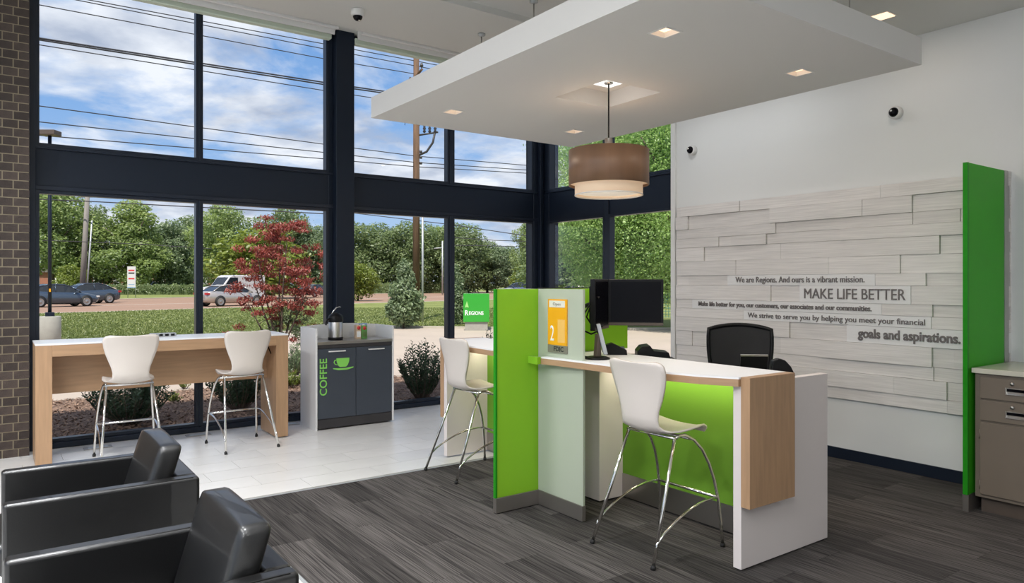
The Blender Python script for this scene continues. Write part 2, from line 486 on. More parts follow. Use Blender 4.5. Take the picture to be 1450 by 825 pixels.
# floor -------------------------------------------------------------
floor = obj('floor', B(-3.6, 6.6, -4.1, 8.3, -0.25, -0.012), 'grout', kind='structure')
TX, TY = 0.61, 0.305
n_t = 0
tile_me = MB().box(-TX/2 + 0.0015, TX/2 - 0.0015, -TY/2 + 0.0015, TY/2 - 0.0015, -0.012, 0.0).mesh('floor_tile'); tile_me.materials.append(MATS['tile'])
rest = MB()
row = 0
y = 8.20
ybase = 5.46
for j in range(-32, 9):
    y0 = ybase + j * 0.3065
    if y0 + TY < -4.0: continue
    xo = (1.405 if j % 2 == 0 else 1.71)
    for i in range(-9, 9):
        x0 = xo + i * 0.61
        cx, cy = x0 + TX/2, y0 + TY/2
        if cx > 6.6 or cx < -3.5: continue
        if y0 < 5.4 and x0 + TX > 1.345: 
            if x0 < 1.30:
                rest.box(x0 + 0.0015, 1.33, y0 + 0.0015, y0 + TY - 0.0015, -0.012, 0)
            continue
        hid = (cx < -0.5 or cy < 1.8 or (cx > 4.2) )
        if hid:
            rest.box(x0 + 0.0015, x0 + TX - 0.0015, y0 + 0.0015, y0 + TY - 0.0015, -0.012, 0)
        else:
            o = bpy.data.objects.new('floor_tile', tile_me); COL.objects.link(o); o.parent = floor; o.location = (cx, cy, 0); n_t += 1
obj('tile_field', rest, 'tile', floor, kind='stuff')
# carpet
CW, CL = 0.25, 1.035
cme = MB().box(-CW/2 + 0.0006, CW/2 - 0.0006, -CL/2 + 0.0006, CL/2 - 0.0006, -0.011, 0.002).mesh('carpet_plank'); cme.materials.append(MATS['carpet'])
restc = MB()
for i in range(0, 20):
    cx = 1.345 + CW * (i + 0.5)
    if cx > 6.3: continue
    off = [0.0, 0.53, 0.02, 0.51][i % 4]
    k = 0; ytop = 5.40 + off
    while ytop > -4:
        y1 = min(ytop, 5.40); y0 = ytop - CL
        if y1 - y0 > 0.02:
            if y1 < 5.40 and y0 > 0.6:
                o = bpy.data.objects.new('carpet_plank', cme); COL.objects.link(o); o.parent = floor; o.location = (cx, (y0 + y1) / 2, 0)
            elif y0 > 0.6:
                obj('carpet_plank', B(cx - CW/2 + .0006, cx + CW/2 - .0006, y0 + .0006, y1, -0.011, 0.002), 'carpet', floor)
            else:
                restc.box(cx - CW/2 + .0006, cx + CW/2 - .0006, max(y0, -4) + .0006, y1, -0.011, 0.002)
        ytop -= CL
obj('carpet_field', restc, 'carpet', floor, kind='stuff')
obj('carpet_edging', MB().box(1.327, 1.345, -4, 5.418, -0.012, 0.004).box(1.327, 6.4, 5.40, 5.418, -0.012, 0.004), 'galv', floor, label='bright metal edging strip')

# walls -------------------------------------------------------------
wall_right = obj('wall_right', MB().box(XR, XR + 0.25, -4.0, 5.46, 0, 4.8), 'wall_paint', kind='structure')
obj('baseboard_right', B(XR - 0.012, XR, -4.0, 5.45, 0.0, 0.10), 'dark_metal', kind='structure')
obj('trim_1', B(XR - 0.035, XR + 0.25, 5.46, 5.52, 0, 4.6), 'white_paint', kind='structure')
# feature wall planks
ZB = [2.44, 2.33, 2.187, 2.085, 1.983, 1.833, 1.677, 1.573, 1.418, 1.32, 1.222, 1.07, 0.91, 0.80, 0.655, 0.55]
L0, R0_ = 5.44, 2.18
rows = [
 ([5.369, 4.59, 3.149, 2.989], [20, 38, 30, 31, 38]),
 ([5.266, 4.238, 3.307, 2.886], [36, 20, 37, 35, 20]),
 ([4.911, 4.178, 3.402, 2.886, 2.524], [24, 30, 18, 24, 21, 15]),
 ([4.857, 4.699, 4.282, 3.513], [30, 22, 32, 18, 32]),
 ([5.05, 4.127, 3.462, 2.674], [30, 17, 17, 30, 14]),
 ([5.369, 4.637, 3.624, 2.985], [22, 32, 30, 31, 20]),
 ([5.266, 4.743, 3.195, 2.779], [18, 22, 'T0', 30, 14]),
 ([4.23, 3.916, 2.896], [30, 20, 'T1', 28]),
 ([5.208, 3.138, 2.728], [22, 'T2', 32, 16]),
 ([4.543, 2.735], [30, 'T3', 28]),
 ([4.022, 3.452], [34, 20, 'T4']),
 ([5.211, 4.122, 3.706, 2.728, 2.567], [30, 22, 26, 38, 20, 24]),
 ([5.108, 4.35, 2.876, 2.721], [20, 28, 22, 26, 18]),
 ([4.40, 3.037, 2.618], [24, 32, 34, 16]),
 ([4.75, 3.138, 2.618], [24, 20, 24, 26]),
]
TEXTS = [("We are Regions. And ours is a vibrant mission.", 4.637, 3.287, 0.056, 0.0, 1.603),
         ("MAKE LIFE BETTER", 3.865, 2.938, 0.092, 0.0, 1.453),
         ("Make life better for you, our customers, our associates and our communities.", 5.117, 3.224, 0.046, 0.016, 1.351),
         ("We strive to serve you by helping you meet your financial", 4.489, 2.782, 0.049, 0.0, 1.249),
         ("goals and aspirations.", 3.346, 2.515, 0.076, 0.026, 1.118)]
for r, (js, ds) in enumerate(rows):
    es = [L0] + js + [R0_]
    for k, d in enumerate(ds):
        ya, yb = es[k] - 0.0012, es[k + 1] + 0.0012
        istext = isinstance(d, str)
        dep = 0.040 if istext else d * 1.3 / 1000.0
        p = obj('wall_plank', B(XR - dep, XR, yb, ya, ZB[r + 1] + 0.0012, ZB[r] - 0.0012), 'strip_white' if istext else 'plank', wall_right)
        if istext:
            p['label'] = 'smooth white strip carrying raised grey lettering'
            body, ys, ye, size, off, zb = TEXTS[int(d[1])]
            me = text_mesh(body, w=ys - ye, h=size, extrude=0.004, offset=off)
            place_mesh(me, frame_matrix((XR - dep - 0.004, ys, zb), (0, -1, 0), (0, 0, 1)))
            obj('lettering', me, 'lettering', p)

# brick wall ---------------------------------------------------------
wall_front = obj('wall_front', MB().box(-3.6, 0.245, 7.9995, 8.4, 0, 4.8), 'mortar', kind='structure')
bh = 0.0795
bmes = {}
restb = MB()
for c in range(60):
    z0 = c * bh
    if c % 2: xs = [(0.130, 0.249), (0.009, 0.121), (-0.112, 0.0)]
    else: xs = [(0.169, 0.249), (0.048, 0.160), (-0.073, 0.039)]
    for (a, b) in xs:
        w = round(b - a, 4)
        if w not in bmes:
            bmes[w] = MB().box(-w/2, w/2, -0.012, 0.005, 0.0, bh - 0.0095).mesh('brick'); bmes[w].materials.append(MATS['brick'])
        o = bpy.data.objects.new('brick', bmes[w]); COL.objects.link(o); o.parent = wall_front
        o.location = ((a + b) / 2, 8.006 + random.uniform(-0.0015, 0.0015), z0)
    x = xs[-1][0] - 0.009
    while x > -3.5:
        restb.box(x - 0.112, x, 7.995, 8.011, z0, z0 + bh - 0.0095); x -= 0.121
obj('brickwork', restb, 'brick', wall_front, kind='stuff')

# window walls -------------------------------------------------------
ZL0, ZL1, ZU0, ZU1 = 0.09, 2.455, 2.94, 4.52
FD = 0.10
def window_x(idx, x0, x1, z0, z1):
    """window in the long wall; x0..x1, z0..z1 is the visible pane."""
    f = 0.03; y0, y1 = WY - 0.02, WY + 0.07
    m = MB()
    m.box(x0 - f, x0, y0, y1, z0 - f, z1 + f).box(x1, x1 + f, y0, y1, z0 - f, z1 + f)
    m.box(x0, x1, y0, y1, z0 - f, z0).box(x0, x1, y0, y1, z1, z1 + f)
    w = obj('window_%d' % idx, m, 'frame_metal', kind='structure')
    obj('pane', B(x0, x1, WY + 0.022, WY + 0.030, z0, z1), 'glass', w)
def window_y(idx, y0, y1, z0, z1, X=6.45):
    f = 0.03; x0, x1 = X - 0.02, X + 0.07
    m = MB()
    m.box(x0, x1, y0 - f, y0, z0 - f, z1 + f).box(x0, x1, y1, y1 + f, z0 - f, z1 + f)
    m.box(x0, x1, y0, y1, z0 - f, z0).box(x0, x1, y0, y1, z1, z1 + f)
    w = obj('window_%d' % idx, m, 'frame_metal', kind='structure')
    obj('pane', B(X + 0.022, X + 0.030, y0, y1, z0, z1), 'glass', w)
spans = [(0.335, 1.736), (1.808, 3.185), (3.525, 4.857), (4.966, 6.262)]
i = 1
for a, b in spans: window_x(i, a, b, ZL0, ZL1); i += 1
for a, b in spans: window_x(i, a, b, ZU0, ZU1); i += 1
yspans = [(6.895, 8.0), (5.56, 6.76)]
for a, b in yspans: window_y(i, a, b, ZL0, ZL1); i += 1
for a, b in yspans: window_y(i, a, b, ZU0, ZU1); i += 1
# spandrels, columns, sills
t_ = 2
def struct(mb, m, bevel=0.0):
    global t_
    o = obj('trim_%d' % t_, mb, m, kind='structure', bevel=bevel, seg=1); t_ += 1; return o
struct(MB().box(0.25, 6.45, WY - 0.015, WY + 0.16, ZL1 + 0.03, ZU0 - 0.03), 'dark_metal')
struct(MB().box(0.25, 6.45, WY - 0.04, WY - 0.0152, ZU0 - 0.055, ZU0 - 0.032), 'frame_metal', 0.003)
struct(MB().box(0.25, 6.45, WY - 0.035, WY - 0.0152, ZL1 + 0.035, ZL1 + 0.075), 'frame_metal', 0.003)
struct(MB().box(6.45, 6.60, 5.46, 8.23, ZL1 + 0.03, ZU0 - 0.03), 'dark_metal')
struct(MB().box(6.425, 6.4498, 5.5, 8.1, ZU0 - 0.055, ZU0 - 0.032), 'frame_metal', 0.003)
struct(MB().box(0.25, 0.305, WY - 0.05, WY + 0.15, 0, 4.6), 'frame_metal', 0.004)
for z0, z1 in ((0, ZL1 + 0.03), (ZU0 - 0.03, 4.6)):
    struct(MB().box(1.766, 1.778, WY - 0.035, WY + 0.08, z0, z1), 'frame_metal', 0.002)
    struct(MB().box(4.887, 4.936, WY - 0.035, WY + 0.08, z0, z1), 'frame_metal', 0.003)
struct(MB().box(3.27, 3.495, WY - 0.13, WY + 0.16, 0, 4.6).box(3.215, 3.27, WY - 0.02, WY + 0.16, 0, 4.6), 'dark_metal', 0.003)
struct(MB().box(6.292, 6.6, WY - 0.03, WY + 0.16, 0, 4.6).box(6.36, 6.42, WY - 0.10, WY - 0.03, 0, 4.6).box(6.44, 6.62, 8.03, WY - 0.03, 0, 4.6), 'dark_metal', 0.004)
struct(MB().box(6.43, 6.55, 6.79, 6.865, 0, 4.6), 'frame_metal', 0.003)
struct(MB().box(0.305, 6.44, WY - 0.05, WY + 0.12, 0.0, 0.058), 'frame_metal', 0.006)
struct(MB().box(6.41, 6.6, 5.46, 8.17, 0.0, 0.058), 'frame_metal', 0.006)
struct(MB().box(0.25, 6.6, WY - 0.03, WY + 0.16, ZU1 + 0.03, 4.85).box(6.43, 6.6, 5.46, 8.19, ZU1 + 0.03, 4.85), 'dark_metal')
# shade pockets at the window head
for a, b in ((0.27, 3.21), (3.5, 6.35)):
    struct(MB().box(a, b, 7.99, 8.01, 4.50, 4.60), 'white_paint')
    struct(MB().box(a, b, 7.87, 7.91, 4.53, 4.60), 'white_paint')
    struct(MB().box(a, b, 8.08, 8.17, 4.47, 4.545), 'pale_shade', 0.01)
# ceilings
ceiling = obj('ceiling', MB().box(-3.6, 6.6, 6.5, 7.85, 4.55, 4.80).box(-3.6, 4.97, -4.1, 6.5, 4.62, 4.80).box(4.97, 6.6, 5.46, 6.5, 4.62, 4.8).box(-3.6, 6.6, 7.85, 8.4, 4.60, 4.80), 'ceil_paint', kind='structure')
obj('ceiling_lowered', MB().box(4.97, XR, -4.1, 5.30, 3.66, 4.62), 'ceil_paint', kind='structure')
# walls behind the camera, with the windows of the lobby
m = MB()
m.box(-3.85, -3.6, -4.1, 8.4, 0, 0.3).box(-3.85, -3.6, -4.1, 8.4, 4.4, 4.8)
for y in (-4.1, -1.6, 0.9, 3.4, 5.9): m.box(-3.85, -3.6, y, y + 0.4, 0.3, 4.4)
m.box(-3.85, -3.6, 7.6, 8.4, 0.3, 4.4)
wall_left = obj('wall_left', m, 'wall_paint', kind='structure')
m = MB()
for y in (-3.7, -1.2, 1.3, 3.8): m.box(-3.75, -3.74, y, y + 2.1, 0.3, 4.4)
m.box(-3.75, -3.74, 6.3, 7.6, 0.3, 4.4)
obj('glazing', m, 'glass', wall_left)
obj('wall_back', MB().box(-3.85, 6.5, -4.35, -4.1, 0, 4.8), 'wall_paint', kind='structure')
obj('roof', MB().box(-3.9, 6.7, -4.4, 8.5, 4.86, 5.3), 'far_roof', kind='structure')

# ================================================================== INSIDE
# recessed downlights: frame, diffuser and a lamp each
def slab_holes(x0, x1, y0, y1, z0, z1, holes, depth):
    m = MB()
    xs = sorted({x0, x1, *[h[0] for h in holes], *[h[1] for h in holes]}); ys = sorted({y0, y1, *[h[2] for h in holes], *[h[3] for h in holes]})
    for i in range(len(xs) - 1):
        for j in range(len(ys) - 1):
            cx, cy = (xs[i] + xs[i+1]) / 2, (ys[j] + ys[j+1]) / 2
            d = 0
            for h in holes:
                if h[0] < cx < h[1] and h[2] < cy < h[3]: d = h[4]
            zz = z0 + d
            m.quad((xs[i], ys[j], zz), (xs[i], ys[j+1], zz), (xs[i+1], ys[j+1], zz), (xs[i+1], ys[j], zz))
    for h in holes:
        a, b, c, d, e = h
        m.quad((a, c, z0), (a, d, z0), (a, d, z0 + e), (a, c, z0 + e)); m.quad((b, d, z0), (b, c, z0), (b, c, z0 + e), (b, d, z0 + e))
        m.quad((b, c, z0), (a, c, z0), (a, c, z0 + e), (b, c, z0 + e)); m.quad((a, d, z0), (b, d, z0), (b, d, z0 + e), (a, d, z0 + e))
    m.quad((x0, y0, z1), (x1, y0, z1), (x1, y1, z1), (x0, y1, z1))
    m.quad((x0, y0, z0), (x1, y0, z0), (x1, y0, z1), (x0, y0, z1)); m.quad((x1, y0, z0), (x1, y1, z0), (x1, y1, z1), (x1, y0, z1))
    m.quad((x1, y1, z0), (x0, y1, z0), (x0, y1, z1), (x1, y1, z1)); m.quad((x0, y1, z0), (x0, y0, z0), (x0, y0, z1), (x0, y1, z1))
    return m
CX0, CX1, CY0, CY1, CZ = 2.68, 5.00, 2.27, 5.84, 3.05
DL = [(3.145, 2.845, 'square recessed downlight shining from the canopy above the bar stool by desk two'),
      (4.494, 2.845, 'square recessed downlight in the canopy corner towards the lettered wall'),
      (3.145, 5.217, 'square recessed downlight in the canopy corner beside the utility pole window'),
      (4.494, 5.217, 'small square recessed downlight in the canopy just behind the pendant drum')]
hs = 0.062
holes = [(x - hs, x + hs, y - hs, y + hs, 0.05) for x, y, _ in DL] + [(3.545, 4.11, 3.76, 4.345, 0.125)]
canopy = thing('ceiling_canopy', 'large white rectangular ceiling canopy hanging over the teller counter', 'canopy', ((CX0+CX1)/2, (CY0+CY1)/2, CZ))
obj('slab', slab_holes(CX0, CX1, CY0, CY1, CZ, CZ + 0.18, holes, 0.05), 'canopy_paint', canopy)
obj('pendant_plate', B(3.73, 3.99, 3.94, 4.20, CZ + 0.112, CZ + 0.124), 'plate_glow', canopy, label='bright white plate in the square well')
for (x, y) in ((3.6, 3.0), (4.52, 2.5), (3.35, 3.3), (4.8, 5.5)):
    obj('suspension_rod', MB().tube([(x, y, CZ + 0.18), (x, y, 4.62 if x < 4.97 else 3.66)], 0.005, 6), 'steel', canopy)
def area_lamp(name, loc, size, watts, col, parent=None):
    d = bpy.data.lights.new(name, 'AREA'); d.shape = 'SQUARE'; d.size = size; d.energy = watts; d.color = col
    o = bpy.data.objects.new(name, d); COL.objects.link(o)
    if parent is not None:
        o.parent = parent; o.location = Vector(loc) - root_loc(parent)
    else: o.location = loc
    return o
WARM = (1.0, 0.82, 0.64)
def downlight(x, y, z, label, s=0.06, watts=8, group=None, col=WARM, rec=0.04):
    t = thing('downlight', label, 'light', (x, y, z), 0, group)
    m = MB()
    f = s + 0.012
    m.box(x-f, x+f, y-f, y-s, z-0.004, z+0.002).box(x-f, x+f, y+s, y+f, z-0.004, z+0.002).box(x-f, x-s, y-s, y+s, z-0.004, z+0.002).box(x+s, x+f, y-s, y+s, z-0.004, z+0.002)
    obj('trim_ring', m, 'trim_white', t)
    obj('diffuser', B(x-s, x+s, y-s, y+s, z + rec - 0.01, z + rec), 'lamp_glow', t)
    area_lamp('downlight_lamp', (x, y, z - 0.004 if rec else z - 0.012), s * 0.6, watts, col, t)
    return t
for x, y, lb in DL: downlight(x, y, CZ, lb, watts=CANOPY_W)
downlight(5.55, 2.805, 3.66, 'square recessed downlight in the lowered ceiling above the canopy edge', 0.062, 1.5, rec=0.0)
# unseen lobby lights added to brighten the room, on the high and the lowered ceiling
LOBBY_FILL = [(-2.4, -1.5, 'beside the back window wall', 1.25), (-2.4, 1.0, 'beside the middle of the window wall', 1.25), (-2.4, 3.4, 'beside the last window before the brick corner', 1.25), (-2.4, 5.8, 'beside the brick wall corner', 1.0), (0.2, 5.4, 'above the stools and armchairs', 0.55),
         (0.2, 3.0, 'above the armchairs', 0.55), (0.4, 0.4, 'above the viewer', 0.35), (1.6, -2.4, 'close to the middle of the back wall', 0.35)]
for x, y, w_, k_ in LOBBY_FILL:
    area = thing('fill_light', 'added unseen fill light panel on the high ceiling ' + w_, 'light', (x, y, 4.62), 0, 'added lobby fill lights')
    obj('fill_light_frame', MB().box(x-0.32, x+0.32, y-0.32, y+0.32, 4.60, 4.62), 'trim_white', area)
    obj('diffuser', B(x-0.29, x+0.29, y-0.29, y+0.29, 4.592, 4.60), 'lamp_diffuser', area)
    pl_ = area_lamp('fill_lamp', (x, y, 4.585), 0.56, FILL_W * k_, (0.97, 0.98, 1.0), area)
    pl_.data.spread = math.radians(165 if x < -2 else 115)
for y, l_ in ((4.1, 'added hidden wall washer in the lowered ceiling over the lettering strips'), (5.0, 'added hidden wall washer in the lowered ceiling by the wall corner')):
    downlight(5.50, y, 3.66, l_, 0.075, 3.0, rec=0.0, col=(0.98, 0.98, 1.0))  # wall washers added out of sight behind the canopy to brighten the wall
downlight(5.5, 0.4, 3.66, 'added unseen fill light in the lowered ceiling over the storage cabinet', 0.075, 3, rec=0.0)  # unseen lamp added as fill for the cabinet end of the wall

# two ceiling sprinkler drops
for (x, y, lb) in ((4.672, 7.098, 'thin ceiling drop rod showing over the canopy edge, nearer the windows'), (4.671, 6.079, 'thin ceiling drop rod with round cap showing over the canopy edge, nearer the pendant')):
    z0 = 4.55 if y > 6.5 else 4.62
    t = thing('drop_rod', lb, 'rod', (x, y, z0), 0)
    obj('rod', MB().tube([(x, y, z0), (x, y, z0 - 0.38)], 0.008, 8), 'steel', t)
    obj('cap', MB().lathe([(0, z0), (0.045, z0), (0.045, z0 - 0.02), (0.012, z0 - 0.035), (0, z0 - 0.035)], (x, y, 0), 16), 'galv', t)

# pendant -------------------------------------------------------------
px_, py_ = 3.86, 4.07
t = thing('pendant_lamp', 'double drum pendant lamp with a brown outer shade and pale inner drum', 'lamp', (px_, py_, 2.28))
obj('cable', MB().tube([(px_, py_, CZ + 0.112), (px_, py_, 2.66)], 0.006, 8), 'black_plastic', t)
obj('canopy_cup', MB().lathe([(0.0, CZ+0.112), (0.035, CZ+0.112), (0.035, CZ+0.095), (0, CZ+0.095)], (px_, py_, 0), 20), 'chrome', t)
obj('stem', MB().lathe([(0.0, 2.72), (0.03, 2.72), (0.03, 2.60), (0, 2.60)], (px_, py_, 0), 20), 'steel', t)
obj('outer_shade', MB().lathe([(0.305, 2.355), (0.31, 2.355), (0.31, 2.625), (0.305, 2.625), (0.305, 2.355)], (px_, py_, 0), 64), 'lamp_brown', t)
obj('shade_top', MB().lathe([(0.03, 2.615), (0.305, 2.615)], (px_, py_, 0), 48), 'lamp_inner', t)
obj('inner_shade', MB().lathe([(0.258, 2.275), (0.262, 2.275), (0.262, 2.55), (0.258, 2.55), (0.258, 2.275)], (px_, py_, 0), 64), 'lamp_inner', t)
obj('rim', MB().lathe([(0.256, 2.275), (0.264, 2.275), (0.264, 2.283), (0.256, 2.283), (0.256, 2.275)], (px_, py_, 0), 64), 'trim_white', t)
obj('diffuser', MB().lathe([(0.0, 2.30), (0.257, 2.30), (0.257, 2.304), (0, 2.304)], (px_, py_, 0), 48), 'lamp_diffuser', t)
obj('ring_diffuser', MB().lathe([(0.262, 2.375), (0.305, 2.375)], (px_, py_, 0), 48), 'lamp_inner', t)
area_lamp('pendant_bulb', (px_, py_, 2.262), 0.42, 6, WARM, t)
d = bpy.data.lights.new('up_bulb', 'POINT'); d.energy = 1.8; d.color = (1.0, 0.74, 0.52); d.shadow_soft_size = 0.12
o = bpy.data.objects.new('up_bulb', d); COL.objects.link(o); o.parent = t; o.location = (0, 0, 0.42)

# dome cameras ---------------------------------------------------------
def dome(loc, rot, label, s=1.0):
    t = thing('security_camera', label, 'camera', loc); t.rotation_euler = rot
    obj('housing', MB().lathe([(0, 0), (0.068*s, 0), (0.070*s, 0.010), (0.070*s, 0.055*s), (0.062*s, 0.068*s), (0.050*s, 0.070*s), (0, 0.070*s)], seg=28), 'trim_white', t, local=True)
    prof = [(0.050*s*math.cos(a), 0.068*s + 0.048*s*math.sin(a)) for a in [i*PI/2/8 for i in range(9)]]
    obj('dome', MB().lathe(prof, seg=24), 'screen', t, local=True)
    obj('lens', MB().lathe([(0, 0.118*s), (0.012*s, 0.117*s), (0.014*s, 0.110*s)], (0.012*s, 0.008*s, 0), seg=14), 'chrome', t, local=True)
dome((3.17, 7.25, 4.55), (PI, 0, 0), 'white security dome camera with a dark bubble fixed to the ceiling', 1.05)
dome((XR, 5.223, 3.055), (0, -PI/2, 0), 'small security dome camera on the white wall, close to the corner window', 0.78)
dome((XR, 3.029, 3.045), (0, -PI/2, 0), 'security dome camera high on the white wall above the lettering', 0.80)

# ------------------------------------------------------------------ stools
def stool(label, loc, rz):
    t = thing('bar_stool', label, 'stool', loc, rz, None)
    prof = [(0.245, 0.688, 0.150), (0.250, 0.704, 0.165), (0.238, 0.718, 0.178), (0.20, 0.724, 0.190), (0.13, 0.724, 0.203), (0.05, 0.718, 0.210), (-0.03, 0.712, 0.203),
            (-0.09, 0.714, 0.185), (-0.135, 0.728, 0.163), (-0.158, 0.757, 0.147), (-0.166, 0.80, 0.145), (-0.168, 0.85, 0.155), (-0.170, 0.91, 0.178), (-0.174, 0.97, 0.200), (-0.182, 1.03, 0.217), (-0.192, 1.08, 0.224), (-0.202, 1.112, 0.219), (-0.206, 1.126, 0.203), (-0.209, 1.134, 0.165)]
    nw = 14
    P = [Vector((a, 0, b)) for a, b, _ in prof]
    vs = []
    for side in (0, 1):
        for i, (a, b, w) in enumerate(prof):
            d = (P[min(i+1, len(P)-1)] - P[max(i-1, 0)]).normalized(); nrm = Vector((d.z, 0, -d.x))  # up/forward side of the shell
            cur = 0.022 if 3 < i < 12 else 0.028
            if i < 3: cur = 0.012
            for k in range(nw + 1):
                q = -1 + 2 * k / nw
                lift = (q * q - 0.4) * cur
                th = 0.0055 if side == 0 else -0.0055
                nn = -nrm if i < 0 else nrm
                p = P[i] + nn * (lift * (1 if i < 12 else 1) + th) + Vector((0, q * w, 0))
                vs.append(p)
    m = MB(); N = len(prof); fs = []
    S = N * (nw + 1)
    for i in range(N - 1):
        for k in range(nw):
            a = i*(nw+1)+k; fs.append((a, a+1, a+nw+2, a+nw+1)); fs.append((S+a+nw+1, S+a+nw+2, S+a+1, S+a))
    for i in range(N - 1):
        a = i*(nw+1); b = a + nw + 1; fs.append((a, b, S+b, S+a)); a += nw; b += nw; fs.append((b, a, S+a, S+b))
    for k in range(nw):
        fs.append((k+1, k, S+k, S+k+1)); a = (N-1)*(nw+1)+k; fs.append((a, a+1, S+a+1, S+a))
    m.add(vs, fs, True)
    sh = obj('seat_shell', m, 'shell', t, local=True, fix=True)
    r = 0.0105
    for s in (1, -1):
        yt, yb = s * 0.185, s * 0.25
        obj('leg', MB().tube([(-0.305, yb, 0.012), (-0.17, s*0.215, 0.37), (-0.055, yt, 0.685)], r, 12), 'chrome', t, local=True)
        obj('foot_cap', MB().tube([(-0.309, yb, 0.0), (-0.300, yb, 0.022)], r + 0.004, 10), 'rubber', t, local=True)
        pts = [(-0.055, yt, 0.685), (-0.02, s*0.187, 0.70), (0.03, s*0.19, 0.698), (0.10, s*0.198, 0.665), (0.165, s*0.207, 0.60), (0.215, s*0.218, 0.51), (0.25, s*0.228, 0.41), (0.275, s*0.238, 0.29), (0.29, s*0.245, 0.15), (0.300, s*0.25, 0.012)]
        obj('leg', MB().tube(pts, r, 12), 'chrome', t, local=True)
        obj('foot_cap', MB().tube([(0.300, yb, 0.0), (0.300, yb, 0.022)], r + 0.004, 10), 'rubber', t, local=True)
        # arched brace from low on the rear leg to the footrest bar
        a0 = Vector((-0.275, s*0.246, 0.085)); pts = [a0, (-0.268, s*0.243, 0.13)]
        for q in range(1, 10):
            f = q / 9.0
            pts.append((-0.262 + f * 0.535, s * (0.243 - 0.005 * f), 0.14 + 0.165 * math.sin(f * PI / 2 * 1.12) ** 0.85 if f < 0.9 else 0.30))
        obj('brace', MB().tube(pts, 0.0075, 10), 'chrome', t, local=True)
    obj('footrest', MB().tube([(0.274, -0.24, 0.30), (0.274, 0.24, 0.30)], 0.0095, 10), 'chrome', t, local=True)
    obj('seat_rail', MB().tube([(-0.058, -0.195, 0.688), (-0.058, 0.195, 0.688)], 0.009, 10), 'chrome', t, local=True)
    obj('seat_rail', MB().tube([(0.10, -0.198, 0.665), (0.10, 0.198, 0.665)], 0.009, 10), 'chrome', t, local=True)
    return t
s1 = stool('cream moulded bar stool with chrome legs drawn up to teller desk two', (3.27, 3.02, 0.002), 0.0)
dup(s1, (3.27, 5.12, 0.002), 0.0, 'cream moulded bar stool at the counter behind the tall green screen')
dup(s1, (0.975, 7.29, 0.0), PI/2 - 0.02, 'cream moulded bar stool at the window table, the one beside the brick wall end')
dup(s1, (1.965, 7.28, 0.0), PI/2 + 0.06, 'cream moulded bar stool at the window table end next to the coffee cabinet')

# ------------------------------------------------------------------ window table
tx0, tx1, ty0, ty1, tz = 0.27, 2.46, 7.38, 7.92, 1.07
t = thing('window_table', 'long maple high table with a white top standing along the window', 'table', (1.36, 7.65, 0))
obj('tabletop', B(tx0, tx1, ty0, ty1, 1.055, tz), 'white_top', t, 0.002)
obj('apron', MB().box(tx0 + 0.125, tx1 - 0.125, ty0 + 0.002, ty0 + 0.04, 0.955, 1.055).box(tx0+0.125, tx1-0.125, ty0+0.04, ty1-0.002, 1.02, 1.055), 'wood_h', t, 0.0015, 1)
obj('leg', B(tx0 + 0.002, tx0 + 0.125, ty0 + 0.002, ty1 - 0.002, 0.012, 1.055), 'wood', t, 0.002)
obj('leg', B(tx1 - 0.125, tx1 - 0.002, ty0 + 0.002, ty1 - 0.002, 0.012, 1.055), 'wood', t, 0.002)
obj('modesty_panel', B(tx0 + 0.125, tx1 - 0.125, 7.70, 7.72, 0.59, 1.02), 'wood_h', t, 0.001, 1)
for (x, y) in ((tx0+.06, ty0+.06), (tx0+.06, ty1-.06), (tx1-.06, ty0+.06), (tx1-.06, ty1-.06)):
    obj('foot', MB().lathe([(0, 0), (0.018, 0), (0.018, 0.013), (0, 0.013)], (x, y, 0), 12), 'galv', t)
for x, s in ((tx0 + 0.127, 1), (tx1 - 0.127, -1)):
    obj('bracket', MB().tube([(x, 7.55, 0.86), (x, 7.69, 0.95)], 0.007, 8), 'black_plastic', t)
t = thing('power_module', 'small grey outlet box lying on the window table top', 'outlet', (1.33, 7.72, tz))
obj('housing', B(1.215, 1.445, 7.68, 7.76, tz, tz + 0.035), 'galv', t, 0.004)
for q in range(4): obj('socket', B(1.237 + q*0.053, 1.270 + q*0.053, 7.6775, 7.681, tz + 0.008, tz + 0.028), 'black_plastic', t)
# floor outlets
for (x, y, lb) in ((0.80, 7.98, 'flat grey floor outlet plate behind the stool beside the brick wall end'), (1.72, 8.02, 'flat grey floor outlet plate at the foot of the window mullion'), (2.67, 8.02, 'flat grey floor outlet plate between the window table and coffee cabinet')):
    t = thing('floor_outlet', lb, 'outlet', (x, y, 0))
    obj('plate', B(x-0.12, x+0.12, y-0.055, y+0.055, 0.0, 0.006), 'alu', t, 0.002)
    obj('cover', B(x-0.085, x+0.085, y-0.035, y+0.035, 0.006, 0.009), 'galv', t)

# ------------------------------------------------------------------ coffee cabinet
c0, c1, cy0, cy1 = 2.79, 3.72, 7.49, 7.96
t = thing('coffee_cabinet', 'dark two-door coffee cabinet in a white surround with green COFFEE lettering', 'cabinet', ((c0+c1)/2, 7.72, 0))
obj('side_panel', B(c0, c0 + 0.022, cy0, cy1, 0.0, 1.105), 'cab_white', t, 0.002)
obj('side_panel', B(c1 - 0.022, c1, cy0, cy1, 0.012, 1.105), 'cab_white', t, 0.002)
pts = [(c0 + 0.022, 0.0), (c0 + 0.022, 1.105)]
for q in range(13):
    f = q / 12; pts.append((c0 + 0.022 + f * (c1 - c0 - 0.044), 1.105 + 0.022 * math.sin(f * PI)))
pts.append((c1 - 0.022, 0.0))
obj('back_panel', MB().prism(pts, cy1 - 0.02, cy1, 'y'), 'cab_white', t, fix=True)
obj('body', B(c0 + 0.022, c1 - 0.022, cy0 + 0.022, cy1 - 0.02, 0.015, 0.925), 'cab_toe', t)
